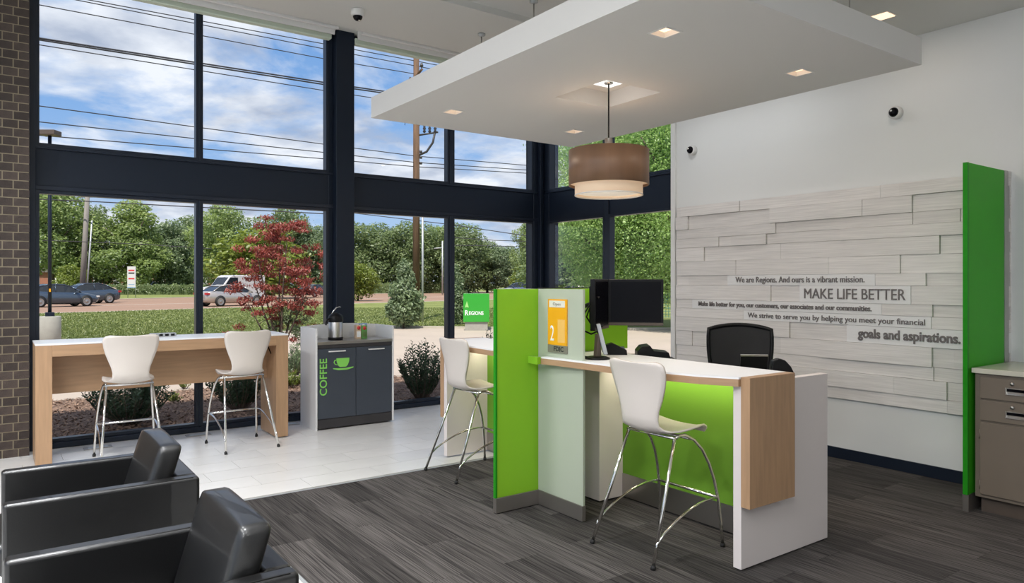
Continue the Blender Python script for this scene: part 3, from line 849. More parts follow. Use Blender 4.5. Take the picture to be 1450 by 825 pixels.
obj('worktop', B(c0 + 0.022, c1 - 0.022, cy0 - 0.004, cy1 - 0.02, 0.925, 0.957), 'steel', t, 0.002)
obj('top_rail', B(c0 + 0.022, c1 - 0.022, cy0 + 0.006, cy0 + 0.022, 0.885, 0.925), 'cab_toe', t)
obj('toe_panel', B(c0 + 0.022, c1 - 0.022, cy0 + 0.006, cy0 + 0.022, 0.015, 0.115), 'cab_toe', t)
cm = c0 + 0.022 + (c1 - c0 - 0.044) / 2
for a, b in ((c0 + 0.026, cm - 0.003), (cm + 0.003, c1 - 0.026)):
    dr = obj('door', B(a, b, cy0, cy0 + 0.02, 0.12, 0.88), 'cab_dark', t, 0.0015, 1)
    h0 = (a + b) / 2 - 0.095 + (0.02 if a > cm else -0.005)
    obj('handle', MB().box(h0, h0 + 0.19, cy0 - 0.026, cy0 - 0.020, 0.845, 0.857).box(h0, h0 + 0.012, cy0 - 0.02, cy0, 0.846, 0.856).box(h0 + 0.178, h0 + 0.19, cy0 - 0.02, cy0, 0.846, 0.856), 'trim_white', dr)
    if a < cm:
        text_on('COFFEE', 0.40, 0.078, (a + 0.100, cy0 - 0.0015, 0.375), (0, 0, 1), (-1, 0, 0), 'lime_print', dr, 0.012, 0.001)
        cup = [(-0.075, 0.115), (0.075, 0.115), (0.072, 0.075), (0.055, 0.035), (0.035, 0.018), (-0.035, 0.018), (-0.055, 0.035), (-0.072, 0.075)]
        ox, oz = a + 0.285, 0.655
        m = MB().prism([(ox + u, oz + w) for u, w in cup], cy0 - 0.0015, cy0 + 0.0005, 'y')
        sau = [(-0.115, 0.010), (-0.11, 0.0), (-0.05, -0.016), (0.05, -0.016), (0.12, 0.002), (0.125, 0.014), (0.03, 0.004), (-0.03, 0.004)]
        m.prism([(ox + u, oz + w) for u, w in sau], cy0 - 0.0015, cy0 + 0.0005, 'y')
        m.tube([(ox - 0.072, cy0 - 0.0005, oz + 0.098), (ox - 0.095, cy0 - 0.0005, oz + 0.092), (ox - 0.102, cy0 - 0.0005, oz + 0.07), (ox - 0.088, cy0 - 0.0005, oz + 0.05), (ox - 0.058, cy0 - 0.0005, oz + 0.042)], 0.006, 6)
        obj('cup_print', m, 'lime_print', dr, fix=True, label='green cup and saucer symbol')
obj('foot', MB().lathe([(0, 0), (0.012, 0), (0.012, 0.018), (0, 0.018)], (c1 - 0.06, cy0 + 0.05, 0), 10), 'galv', t)
obj('foot', MB().lathe([(0, 0), (0.012, 0), (0.012, 0.018), (0, 0.018)], (c0 + 0.06, cy0 + 0.05, 0), 10), 'galv', t)
# airpot
ax, ay, az = 3.10, 7.70, 0.957
t = thing('coffee_airpot', 'steel coffee airpot with a black pump lid on the coffee cabinet', 'flask', (ax, ay, az))
obj('base_ring', MB().lathe([(0, az), (0.082, az), (0.082, az+0.028), (0.078, az+0.032)], (ax, ay, 0), 32), 'black_plastic', t)
obj('body', MB().lathe([(0.078, az+0.03), (0.078, az+0.20), (0.076, az+0.205)], (ax, ay, 0), 32), 'steel', t)
obj('lid', MB().lathe([(0.080, az+0.20), (0.084, az+0.21), (0.084, az+0.245), (0.072, az+0.275), (0.045, az+0.298), (0.02, az+0.305), (0, az+0.306)], (ax, ay, 0), 32), 'black_plastic', t)
obj('spout', MB().tube([(ax - 0.07, ay - 0.02, az + 0.24), (ax - 0.105, ay - 0.03, az + 0.235), (ax - 0.125, ay - 0.04, az + 0.205), (ax - 0.128, ay - 0.042, az + 0.17)], 0.010, 8), 'black_plastic', t)
obj('handle', MB().tube([(ax - 0.04, ay, az + 0.29), (ax - 0.02, ay, az + 0.33), (ax + 0.01, ay, az + 0.36), (ax + 0.045, ay, az + 0.372), (ax + 0.06, ay, az + 0.365)], [0.011, 0.009, 0.007, 0.007, 0.006], 8), 'chrome', t)
# tea packets
def packet(x0, x1, y0, y1, h, m, label, pm):
    t = thing('tea_packet', label, 'packet', ((x0+x1)/2, (y0+y1)/2, 0.957))
    obj('carton', B(x0, x1, y0, y1, 0.957, 0.957 + h), m, t, 0.002, 1)
    obj('printed_badge', MB().lathe([(0, y0 - 0.0008), (0.022, y0 - 0.0008), (0.022, y0 + 0.0005), (0, y0 + 0.0005)], ((x0+x1)/2, 0, 0.957 + h * 0.80), 16, axis='y'), pm, t)
    obj('printed_band', B(x0 + 0.006, x1 - 0.006, y0 - 0.0008, y0 + 0.001, 0.957 + h * 0.12, 0.957 + h * 0.55), 'white_top' if m != 'green_print' else 'leaf_sun', t)
packet(3.345, 3.405, 7.69, 7.75, 0.155, 'tan_print', 'tan tea packet with a red badge on the coffee cabinet', 'red_print')
packet(3.412, 3.475, 7.68, 7.74, 0.15, 'green_print', 'green tea packet with a red badge on the coffee cabinet', 'red_print')
packet(3.44, 3.53, 7.80, 7.84, 0.17, 'blue_print', 'pale blue packet behind the green tea packet', 'trim_white')

# ------------------------------------------------------------------ teller station(s)
def station(mirror, label):
    """built for desk two (towards the camera); mirrored in y about 4.085 for the other"""
    YM = 4.085
    def Y(a, b):
        if mirror: a, b = 2 * YM - a, 2 * YM - b
        return min(a, b), max(a, b)
    def Bx(x0, x1, a, b, z0, z1):
        a, b = Y(a, b); return B(x0, x1, a, b, z0, z1)
    y1 = lambda a: 2 * YM - a if mirror else a
    t = thing('teller_desk', label, 'desk', (3.8, y1(3.2), 0))
    # end panel (white) and waterfall (maple)
    obj('end_panel', Bx(3.34, 4.203, 2.467, 2.52, 0.012, 1.035), 'laminate', t, 0.002)
    w0 = 2.407
    obj('waterfall_panel', Bx(3.335, 3.76, w0, 2.466, 0.36, 1.078), 'wood', t, 0.0015, 1)
    # counter slab with a shaped front edge
    outline = [(3.315, 2.467), (3.29, 2.52), (3.22, 2.66), (3.175, 2.85), (3.16, 3.05), (3.155, 3.4), (3.13, 3.8), (3.11, 3.97)]
    if mirror: outline[-1] = (3.11, 4.0)
    back = [(3.76, 4.05), (3.76, 2.467)]
    poly = [(a, y1(b)) for a, b in outline + [(3.20, 3.975), (3.20, 4.05)] + back]
    obj('countertop', MB().prism(poly, 1.027, 1.067, 'z'), 'wood_h', t, fix=True, label='maple counter slab')
    poly2 = [(a + (0.006 if a < 3.7 else -0.0), y1(b)) for a, b in outline + [(3.20, 3.975), (3.20, 4.05)] + back]
    obj('counter_surface', MB().prism(poly2, 1.067, 1.078, 'z'), 'white_top', t, fix=True)
    obj('front_panel', Bx(3.785, 3.80, 2.52, 3.84, 0.185, 1.027), 'green_front', t)
    obj('toe_strip', Bx(3.780, 3.80, 2.52, 3.84, 0.015, 0.185), 'steel', t)
    obj('pedestal', Bx(3.55, 4.20, 3.84, 4.06, 0.015, 1.027), 'laminate', t, 0.002)
    obj('work_surface', Bx(3.802, 4.19, 2.521, 4.02, 0.735, 0.76), 'white_top', t, 0.002)
    led = obj('light_strip', Bx(3.62, 3.66, 2.55, 3.80, 1.017, 1.026), 'lamp_glow', t)
    d = bpy.data.lights.new('strip_lamp', 'AREA'); d.shape = 'RECTANGLE'; d.size = 0.03; d.size_y = 1.2; d.energy = 3.6; d.color = (1.0, 0.93, 0.75)
    o = bpy.data.objects.new('strip_lamp', d); COL.objects.link(o); o.parent = t
    o.location = Vector((3.64, y1(3.17), 1.012)) - t.location; o.rotation_euler = (0, -0.5, 0)
    return t
station(False, 'maple and white teller desk with a lime green knee panel and waterfall end')
station(True, 'second maple and white teller desk beyond the tall green screen')

t = thing('privacy_screen', 'L-shaped lime and frosted privacy screen standing between the two desks', 'screen', (3.2, 4.08, 0))
obj('lime_panel', B(2.81, 3.172, 4.075, 4.095, 0.11, 1.555), 'lime_acrylic', t, 0.001, 1)
obj('lime_panel', B(3.20, 4.07, 4.075, 4.095, 1.08, 1.555), 'lime_acrylic', t, 0.001, 1)
obj('edge_strip', B(2.795, 2.81, 4.072, 4.098, 0.11, 1.555), 'lime_edge', t, label='deeper green edge')
obj('frosted_panel', B(3.172, 3.190, 3.59, 4.10, 0.11, 1.555), 'frosted', t, 0.001, 1)
obj('frosted_panel', B(3.172, 3.190, 4.102, 4.58, 0.11, 1.555), 'frosted', t, 0.001, 1)
obj('kick_plate', B(2.797, 3.172, 4.066, 4.104, 0.008, 0.11), 'alu', t, 0.001, 1)
obj('kick_plate', B(3.165, 3.197, 3.592, 4.066, 0.008, 0.11), 'alu', t, 0.001, 1)
for (x, y) in ((2.83, 4.085), (3.10, 4.085), (3.18, 3.66)):
    obj('levelling_foot', MB().lathe([(0, 0.002), (0.014, 0.002), (0.014, 0.012), (0, 0.012)], (x, y, 0), 12), 'black_plastic', t)
# counter nosing bracket seen through the lime panel
obj('shelf_end', B(3.075, 3.108, 3.965, 4.072, 1.027, 1.078), 'lime_acrylic', t, 0.002)
# sign on the frosted panel
t = thing('desk_sign', 'orange sign numbered 2 on the frosted panel, FDIC plate below', 'sign', (3.170, 3.85, 1.12))
sx = 3.1715
obj('frame', B(sx - 0.010, sx, 3.747, 3.953, 1.165, 1.485), 'orange', t, 0.001, 1)
obj('open_plate', B(sx - 0.012, sx - 0.010, 3.765, 3.935, 1.428, 1.475), 'cream', t)
obj('pale_print', B(sx - 0.0108, sx - 0.010, 3.765, 3.843, 1.185, 1.345), 'orange_pale', t)
obj('fdic_plate', B(sx - 0.010, sx, 3.747, 3.953, 1.112, 1.165), 'sign_grey', t)
text_on('2', 0.042, 0.105, (sx - 0.0108, 3.925, 1.195), (0, -1, 0), (0, 0, 1), 'white_top', t)
text_on('FDIC', 0.105, 0.032, (sx - 0.0108, 3.885, 1.124), (0, -1, 0), (0, 0, 1), 'black_ink', t, 0.02)
text_on('Open', 0.085, 0.020, (sx - 0.0126, 3.893, 1.442), (0, -1, 0), (0, 0, 1), 'sign_grey', t)

# monitors ------------------------------------------------------------
def monitor(label, loc, rz, w=0.42, h=0.315, z0=1.24, fix_=None):
    """local: screen faces -y"""
    t = thing('monitor', label, 'monitor', loc, rz)
    obj('casing', MB().box(-w/2, w/2, 0.0, 0.035, z0, z0 + h).box(-w/2+0.06, w/2-0.06, 0.035, 0.06, z0 + 0.05, z0 + h - 0.05), 'black_plastic', t, 0.004, local=True)
    obj('screen', B(-w/2 + 0.018, w/2 - 0.018, -0.002, 0.0015, z0 + 0.028, z0 + h - 0.018), 'screen', t, local=True)
    obj('bezel_strip', B(-w/2 + 0.001, w/2 - 0.001, -0.0025, 0.001, z0 + 0.002, z0 + 0.022), 'taupe_dark', t, local=True)
    zb = loc[2]
    T = Matrix.Rotation(-rz, 4, 'Z') @ (Vector(fix_) - Vector(loc))
    obj('arm', MB().tube([(0, 0.06, z0 + h/2), (0, 0.085, z0 + h/2), (T.x, T.y, T.z)], 0.016, 10), 'black_plastic', t, local=True)
    return t
monitor('black monitor facing the customer stool above teller desk two', (3.865, 3.785, 0), math.radians(-45), 0.405, 0.345, 1.28, (3.98, 4.074, 1.45))
monitor('black monitor seen almost edge-on beside the frosted panel', (3.52, 3.78, 0), math.radians(32), 0.37, 0.36, 1.265, (3.52, 4.074, 1.40))
monitor('black monitor of the far desk, its top edge showing over the lime panel', (3.80, 4.55, 0), math.radians(135), 0.42, 0.355, 1.205, (3.85, 4.096, 1.36))
t = thing('monitor_cable', 'loop of black cable hanging behind the frosted panel edge', 'cable', (3.40, 3.74, 1.08))
pts = []
for q in range(17):
    a = q / 16 * PI
    pts.append((3.36 + 0.05 * math.cos(a * 2), 3.74 - 0.03 * math.cos(a * 2), 1.36 - 0.10 * math.sin(a)))
obj('cable_loop', MB().tube([(3.37, 3.74, 1.45), (3.33, 3.76, 1.38), (3.30, 3.775, 1.32), (3.32, 3.765, 1.27), (3.38, 3.74, 1.24), (3.44, 3.73, 1.26)], 0.006, 8), 'black_plastic', t)
obj('cable_loop', MB().tube([(3.44, 3.72, 1.50), (3.38, 3.745, 1.44), (3.35, 3.755, 1.36), (3.40, 3.735, 1.28), (3.47, 3.72, 1.29)], 0.006, 8), 'black_plastic', t)

# card terminal on a round stand, desk telephone and printer ----------
px0 = ground_at(846, 508, 1.078)
t = thing('card_terminal', 'black card terminal tilted on a round stand on the counter by the frosted panel', 'terminal', px0)
obj('round_base', MB().lathe([(0, 0), (0.085, 0), (0.085, 0.010), (0.06, 0.018), (0, 0.018)], seg=32), 'black_plastic', t, local=True)
obj('stem', MB().prism([(-0.022, 0.018), (0.022, 0.018), (0.010, 0.17), (-0.008, 0.17)], -0.018, 0.018, 'y'), 'taupe_dark', t, 0.003, local=True, fix=True)
M4 = Matrix.Translation((0.055, -0.02, 0.03)) @ Matrix.Rotation(math.radians(-40), 4, 'Z') @ Matrix.Rotation(math.radians(-14), 4, 'Y')
me = MB().box(-0.012, 0.016, -0.038, 0.038, 0.0, 0.215).mesh('tilted_body'); me.transform(M4)
obj('tilted_body', me, 'galv', t, 0.005, local=True)
me = MB().box(-0.016, -0.0115, -0.030, 0.030, 0.02, 0.135).mesh('keypad'); me.transform(M4)
obj('keypad', me, 'grey_screen', t, local=True)
me = MB().box(-0.017, -0.0115, -0.034, 0.034, 0.145, 0.21).mesh('display'); me.transform(M4)
obj('display', me, 'screen', t, local=True)
obj('cord', MB().tube([(-0.05, 0.03, 0.012), (-0.10, 0.07, 0.02), (-0.12, 0.11, 0.035), (-0.08, 0.15, 0.045)], 0.006, 8), 'rubber', t, local=True)
px1 = ground_at(872, 501.5, 1.078)
t = thing('desk_telephone', 'low black telephone lying on the counter beneath the monitor', 'telephone', px1, math.radians(-40))
obj('wedge_body', MB().prism([(-0.08, 0), (0.08, 0), (0.075, 0.035), (-0.03, 0.085), (-0.075, 0.07)], -0.045, 0.05, 'y'), 'black_plastic', t, 0.004, local=True, fix=True)
obj('keypad', MB().box(0.01, 0.06, -0.03, 0.03, 0.045, 0.058), 'grey_screen', t, local=True)
t = thing('receipt_printer', 'black stepped receipt printer showing behind the counter edge', 'printer', (3.94, 3.66, 0.76), math.radians(-40))
obj('body', MB().prism([(-0.14, 0), (0.14, 0), (0.14, 0.285), (0.10, 0.29), (0.085, 0.335), (-0.02, 0.345), (-0.05, 0.385), (-0.11, 0.375), (-0.14, 0.34)], -0.10, 0.10, 'y'), 'black_plastic', t, 0.005, local=True, fix=True)
obj('paper_slot', MB().box(-0.03, 0.08, -0.101, -0.099, 0.27, 0.285), 'screen', t, local=True)
# tilted document holder and headset cradle behind the counter near the end panel
t = thing('document_holder', 'black tilted document holder standing in front of the office chair', 'holder', (4.03, 2.90, 0.76), math.radians(-42))
me = MB().box(-0.085, 0.085, -0.006, 0.006, 0.0, 0.385).mesh('tilted_panel'); me.transform(Matrix.Rotation(math.radians(14), 4, 'X'))
obj('tilted_panel', me, 'black_plastic', t, 0.002, 1, local=True)
me = MB().box(-0.085, 0.085, -0.009, 0.007, 0.378, 0.387).mesh('top_rim'); me.transform(Matrix.Rotation(math.radians(14), 4, 'X'))
obj('top_rim', me, 'steel', t, local=True)
obj('foot', B(-0.08, 0.08, -0.06, 0.06, 0, 0.012), 'black_plastic', t, local=True)
t = thing('headset_cradle', 'rounded black headset cradle beside the tilted document holder', 'cradle', (4.08, 2.73, 0.76), math.radians(-42))
obj('rounded_body', MB().prism([(-0.07, 0), (0.10, 0), (0.11, 0.19), (0.095, 0.255), (0.07, 0.305), (0.035, 0.345), (-0.005, 0.355), (-0.04, 0.34), (-0.05, 0.30)], -0.035, 0.035, 'y'), 'black_plastic', t, 0.008, local=True, fix=True)

# office chair ----------------------------------------------------------
oc = thing('office_chair', 'black mesh-backed office chair behind teller desk two', 'chair', (4.83, 3.575, 0.0), math.radians(0))
ang = math.radians(-52)     # back faces the customer side
oc.rotation_euler = (0, 0, ang)
# local: +y is the back side, -y the front; the back is seen from its front
def back_pt(u, v):     # u -1..1, v 0..1
    wdt = 0.205 + 0.045 * math.sin(v * PI * 0.62)
    arch = -0.035 * u * u * (1 if v > 0.6 else v / 0.6)
    return Vector((u * wdt, 0.20 - 0.05 * u * u + 0.05 * v, 0.78 + v * 0.47 + arch))
m = MB(); nu, nv = 12, 12
for side in (0, 1):
    base = len(m.v)
    vs = [back_pt(-1 + 2*i/nu, j/nv) + Vector((0, 0.006 if side else -0.006, 0)) for j in range(nv+1) for i in range(nu+1)]
    fs = []
    for j in range(nv):
        for i in range(nu):
            a = j*(nu+1)+i; f = (a, a+1, a+nu+2, a+nu+1); fs.append(f if not side else f[::-1])
    m.add(vs, fs, True)
obj('mesh_back', m, 'black_mesh', oc, local=True)
loop = [back_pt(-1 + 2*i/10, 1) for i in range(11)] + [back_pt(1, 1 - i/8) for i in range(1, 9)] + [back_pt(1 - 2*i/10, 0) for i in range(1, 11)] + [back_pt(-1, i/8) for i in range(1, 8)]
obj('back_frame', MB().tube(loop, 0.017, 8, closed=True), 'black_plastic', oc, local=True)
obj('seat', MB().box(-0.24, 0.24, -0.26, 0.20, 0.60, 0.68), 'black_mesh', oc, 0.03, 3, local=True)
obj('back_post', MB().tube([(0, 0.10, 0.60), (0, 0.24, 0.64), (0, 0.26, 0.85)], 0.022, 8), 'black_plastic', oc, local=True)
obj('gas_column', MB().tube([(0, 0, 0.10), (0, 0, 0.62)], 0.025, 12), 'black_plastic', oc, local=True)
for k in range(5):
    a = 2 * PI * k / 5
    lg = obj('base_leg', MB().tube([(0, 0, 0.11), (0.30*math.cos(a), 0.30*math.sin(a), 0.07)], [0.025, 0.015], 8), 'black_plastic', oc, local=True)
    obj('caster', MB().lathe([(0, -0.02), (0.03, -0.02), (0.03, 0.02), (0, 0.02)], (0.30*math.cos(a), 0.30*math.sin(a), 0.03), 14, 'y'), 'rubber', lg, local=True)
obj('foot_ring', MB().tube([(0.20*math.cos(2*PI*i/24), 0.20*math.sin(2*PI*i/24), 0.30) for i in range(24)], 0.01, 6, closed=True), 'chrome', oc, local=True)

# green fin wall -------------------------------------------------------
t = thing('green_fin', 'tall green acrylic fin panel standing out from the lettered wall', 'panel', (5.85, 2.20, 0))
obj('acrylic_sheet', B(5.512, 6.12, 2.19, 2.215, 0.12, 2.44), 'fin_acrylic', t, 0.001, 1)
obj('front_edge', B(5.49, 5.512, 2.187, 2.218, 0.12, 2.44), 'lime_edge', t, label='dark green polished edge')
obj('wall_channel', B(6.12, 6.23, 2.185, 2.22, 0.0, 2.44), 'steel', t, label='grey metal wall channel')
obj('kick_plate', B(5.495, 6.12, 2.183, 2.222, 0.0, 0.12), 'alu', t)
# steel cabinet ----------------------------------------------------------
fx, fy1, fy0 = 5.555, 2.165, 1.20
t = thing('storage_cabinet', 'taupe steel cabinet with two drawers above a door, next to the green fin', 'cabinet', (5.9, 1.7, 0))
obj('carcass', B(fx, 6.20, fy0, fy1, 0.11, 0.972), 'cabinet_taupe', t, 0.002, 1)
obj('plinth', B(fx + 0.05, 6.18, fy0 + 0.02, fy1 - 0.02, 0.0, 0.11), 'taupe_dark', t)
obj('countertop', B(fx - 0.03, 6.225, fy0 - 0.01, fy1 + 0.012, 0.972, 1.006), 'counter_cream', t, 0.003)
def pull(par, yc, zc):
    h = obj('handle', MB().box(fx - 0.022, fx - 0.014, yc - 0.062, yc + 0.062, zc - 0.024, zc - 0.018).box(fx - 0.022, fx - 0.014, yc - 0.062, yc + 0.062, zc + 0.018, zc + 0.024).box(fx - 0.022, fx - 0.014, yc - 0.068, yc - 0.060, zc - 0.024, zc + 0.024).box(fx - 0.022, fx - 0.014, yc + 0.060, yc + 0.068, zc - 0.024, zc + 0.024).box(fx - 0.0165, fx - 0.0145, yc - 0.06, yc + 0.06, zc - 0.018, zc - 0.004), 'chrome', par)
    obj('recess', B(fx - 0.0158, fx - 0.0125, yc - 0.06, yc + 0.06, zc - 0.002, zc + 0.018), 'screen', par)
ydr0 = 1.22
for (za, zb) in ((0.800, 0.950), (0.648, 0.785)):
    dr = obj('drawer', B(fx - 0.014, fx, ydr0, fy1 - 0.035, za, zb), 'cabinet_taupe', t, 0.002, 1)
    yc = 1.905 if True else 0
    pull(dr, yc, (za + zb) / 2 - 0.008)
    obj('lock', MB().lathe([(0, fx - 0.020), (0.012, fx - 0.020), (0.012, fx - 0.013), (0, fx - 0.013)], (0, yc + 0.03, (za + zb) / 2 + 0.042), 14, 'x'), 'steel', dr)
dr = obj('door', B(fx - 0.014, fx, ydr0, fy1 - 0.035, 0.135, 0.632), 'cabinet_taupe', t, 0.002, 1)
for z in (0.20, 0.55): obj('hinge', MB().tube([(fx - 0.010, fy1 - 0.033, z - 0.03), (fx - 0.010, fy1 - 0.033, z + 0.03)], 0.006, 8), 'cabinet_taupe', dr)

# armchairs ---------------------------------------------------------------
def cushion(x0, x1, y0, y1, z0, z1, puff=0.02, n=8, fx=None):
    """soft box with swelling faces; returns MB"""
    bm = bmesh.new(); bmesh.ops.create_cube(bm, size=1.0)
    bmesh.ops.subdivide_edges(bm, edges=bm.edges[:], cuts=n, use_grid_fill=True)
    m = MB()
    for v in bm.verts:
        p = v.co * 2
        q = [1 - abs(c) ** 3.0 for c in p]
        d = Vector((p.x * q[1] * q[2], p.y * q[0] * q[2], p.z * q[0] * q[1])) * puff
        # rounded edges
        r = 0.94
        e = Vector((p.x * (1 - 0.05 * (abs(p.y) ** 14 + abs(p.z) ** 14)), p.y * (1 - 0.012 * (abs(p.x) ** 14 + abs(p.z) ** 14)), p.z * (1 - 0.022 * (abs(p.x) ** 14 + abs(p.y) ** 14))))
        x = (x0 + x1) / 2 + e.x * (x1 - x0) / 2 + d.x
        y = (y0 + y1) / 2 + e.y * (y1 - y0) / 2 + d.y
        z = (z0 + z1) / 2 + e.z * (z1 - z0) / 2 + d.z
        if fx: x, y, z = fx(x, y, z)
        m.v.append((x, y, z))
    bm.verts.index_update()
    for f in bm.faces: m.f.append(tuple(v.index for v in f.verts)); m.smooth.append(True)
    bm.free()
    return m
def armchair(label, loc):
    t = thing('armchair', label, 'armchair', loc)
    # local: x 0 (front, towards the windows at the left) .. 0.80 (back), y -0.375..0.375
    for s in (-1, 1):
        a, b = (0.297, 0.375) if s > 0 else (-0.375, -0.297)
        am = obj('arm', MB().box(0.0, 0.80, a, b, 0.10, 0.64), 'leather', t, 0.018, 4, local=True)
        for yy in (a + 0.010, b - 0.010):
            obj('stitch_seam', MB().tube([(0.012, yy, 0.45), (0.012, yy, 0.615), (0.03, yy, 0.6345), (0.77, yy, 0.6385)], 0.0022, 6), 'seam', am, local=True)
    obj('back_shell', MB().box(0.70, 0.80, -0.297, 0.297, 0.10, 0.64), 'leather', t, 0.018, 4, local=True)
    obj('base', MB().box(0.02, 0.72, -0.295, 0.295, 0.12, 0.30), 'leather', t, 0.01, 2, local=True)
    obj('seat_cushion', cushion(-0.03, 0.58, -0.292, 0.292, 0.30, 0.44, 0.022), 'leather', t, local=True)
    lean = lambda x, y, z: (x + (z - 0.42) * 0.30 - (0.03 if z > 0.7 else 0) * 0, y, z)
    bc = obj('back_cushion', cushion(0.525, 0.630, -0.290, 0.290, 0.42, 0.785, 0.010, n=12, fx=lean), 'leather', t, local=True)
    for yy in (-0.288, 0.288):
        pass
    sx0, sx1 = 0.63, 0.630 + 0.36 * 0.30 - 0.020
    obj('stitch_seam', MB().tube([(sx1 + 0.002, yy_, 0.780 + 0.009 * (1 - (abs(yy_) / 0.285) ** 3)) for yy_ in [-0.285 + 0.057 * q for q in range(11)]], 0.0022, 6), 'seam', bc, local=True)
    for x in (0.06, 0.74):
        for y in (-0.33, 0.33):
            obj('leg', MB().box(x - 0.02, x + 0.02, y - 0.02, y + 0.02, 0.0, 0.10), 'chrome', t, 0.002, 1, local=True)
    return t
ac = armchair('black leather armchair standing closer to the window table', (0.02, 4.155, 0.0))
dup(ac, (0.02, 2.715, 0.0), 0, 'black leather armchair cut off by the lower edge of the picture, beside the carpet')

# ================================================================== OUTSIDE
GZ = -0.06
obj('terrain', MB().quad((-400, 8.45, -0.12), (400, 8.45, -0.12), (400, 620, -0.12), (-400, 620, -0.12)).quad((6.75, -60, -0.12), (400, -60, -0.12), (400, 8.45, -0.12), (6.75, 8.45, -0.12)), 'terrain', kind='structure')
def flat(name, pts, z, m, thick=0.05):
    return obj(name, MB().prism([(p[0], p[1]) for p in pts], z - thick, z, 'z'), m, kind='structure', fix=True)
def gp(px, py): 
    v = ground_at(px, py, GZ); return (v.x, v.y)
# line of the curb and of the road edges, followed on the ground
curb_l = [(-6, 27.0), gp(60, 492), gp(270, 482), gp(415, 470), gp(500, 464.5), gp(557, 463), gp(697, 465), gp(800, 466), gp(960, 466), (40, 5), (42, -20)]
near = [(-60, 30.0), (-20, 39.5), (2.3, 46.4), (5.6, 47.2), (10.3, 48.8), (23.0, 53.8), (33.3, 56.6), (90, 77), (260, 135)]
far = [(260, 185), (140, 142), (73, 110), (54.4, 103), (18.7, 88.5), (10.0, 82.4), (-20, 74), (-60, 66)]
flat('lawn', curb_l + [(150, -20)] + [(260, 135)] + near[::-1][1:] , GZ - 0.005, 'grass')
flat('road', near + far, GZ - 0.03, 'asphalt')
flat('verge', far[::-1] + [(260, 300), (-200, 300), (-200, 66)], GZ, 'grass')
def ribbon(name, pts, w, z0, z1, m, kind='structure'):
    mb = MB(); L = []
    for i, p in enumerate(pts):
        p = Vector((p[0], p[1])); a = Vector(pts[max(i-1, 0)][:2]); b = Vector(pts[min(i+1, len(pts)-1)][:2]); d = (b - a).normalized(); n = Vector((-d.y, d.x))
        L.append((p - n * w / 2, p + n * w / 2))
    for (a, b), (c, d) in zip(L[:-1], L[1:]):
        vs = [(*a, z0), (*b, z0), (*d, z0), (*c, z0), (*a, z1), (*b, z1), (*d, z1), (*c, z1)]
        mb.add(vs, [(0,3,2,1), (4,5,6,7), (0,1,5,4), (1,2,6,5), (2,3,7,6), (3,0,4,7)])
    return obj(name, mb, m, kind=kind, fix=True)
ribbon('curb', curb_l, 0.16, GZ - 0.05, GZ + 0.06, 'curb')
ribbon('road_edge_curb', near, 0.5, GZ - 0.05, GZ + 0.01, 'curb')
ribbon('road_far_curb', far, 1.2, GZ - 0.05, GZ + 0.012, 'concrete')
mid = [((a[0] * 0.62 + b[0] * 0.38), (a[1] * 0.62 + b[1] * 0.38)) for a, b in [((-60, 33), (-60, 66)), ((2.3, 46.4), (-8, 76)), ((10.3, 48.8), (2, 80)), ((33.3, 56.6), (18.7, 88.5)), ((90, 77), (73, 110))]]
ribbon('lane_marking', mid, 0.25, GZ - 0.04, GZ - 0.02, 'lane_paint')
drive = [(-20, 12.0), (6.6, 12.0), (11, 9.2), (12, -20)] + curb_l[::-1][:1]
flat('driveway', [(-30, 12.95), (6.4, 12.95), (8.0, 12.0), (8.4, 8.0), (8.6, -30), (42, -30)] + curb_l[::-1] + [(-30, 27)], GZ - 0.012, 'concrete')
flat('walkway', [(-30, 11.95), (5.0, 11.95), (6.2, 11.2), (6.9, 9.6), (7.1, 8.45), (8.4, 8.45), (8.3, 12.0), (6.4, 12.95), (-30, 12.95)], GZ - 0.002, 'concrete')
flat('mulch_bed', [(-30, 8.45), (7.05, 8.45), (6.85, 9.6), (6.15, 11.15), (4.95, 11.9), (-30, 11.9)], GZ, 'mulch')
flat('mulch_bed.001', [(-8, 13.0), (5.2, 13.0), (5.8, 13.8), (5.4, 15.6), (4.6, 16.2), (-8, 17.5)], GZ, 'mulch')

rng = np.random.default_rng(11)
def quads_mesh(name, C, U, V, tone, material):
    """N quads (two triangles) folded along the middle: C centre, U half length, V half width"""
    N = len(C)
    n = np.cross(U, V); n /= (np.linalg.norm(n, axis=1, keepdims=True) + 1e-9)
    lv = np.linalg.norm(V, axis=1, keepdims=True)
    P = np.empty((N, 4, 3))
    P[:, 0] = C - U; P[:, 1] = C + V + n * lv * 0.35; P[:, 2] = C + U; P[:, 3] = C - V + n * lv * 0.35
    me = bpy.data.meshes.new(name)
    me.vertices.add(N * 4); me.vertices.foreach_set('co', P.reshape(-1))
    me.loops.add(N * 6)
    idx = (np.arange(N)[:, None] * 4 + np.array([0, 1, 2, 0, 2, 3])[None]).astype(np.int32)
    me.loops.foreach_set('vertex_index', idx.reshape(-1))
    me.polygons.add(N * 2)
    me.polygons.foreach_set('loop_start', (np.arange(N * 2) * 3).astype(np.int32))
    at = me.attributes.new('tone', 'FLOAT', 'POINT')
    at.data.foreach_set('value', np.repeat(tone, 4).astype(np.float32))
    me.update(calc_edges=True)
    me.materials.append(MATS[material])
    return me
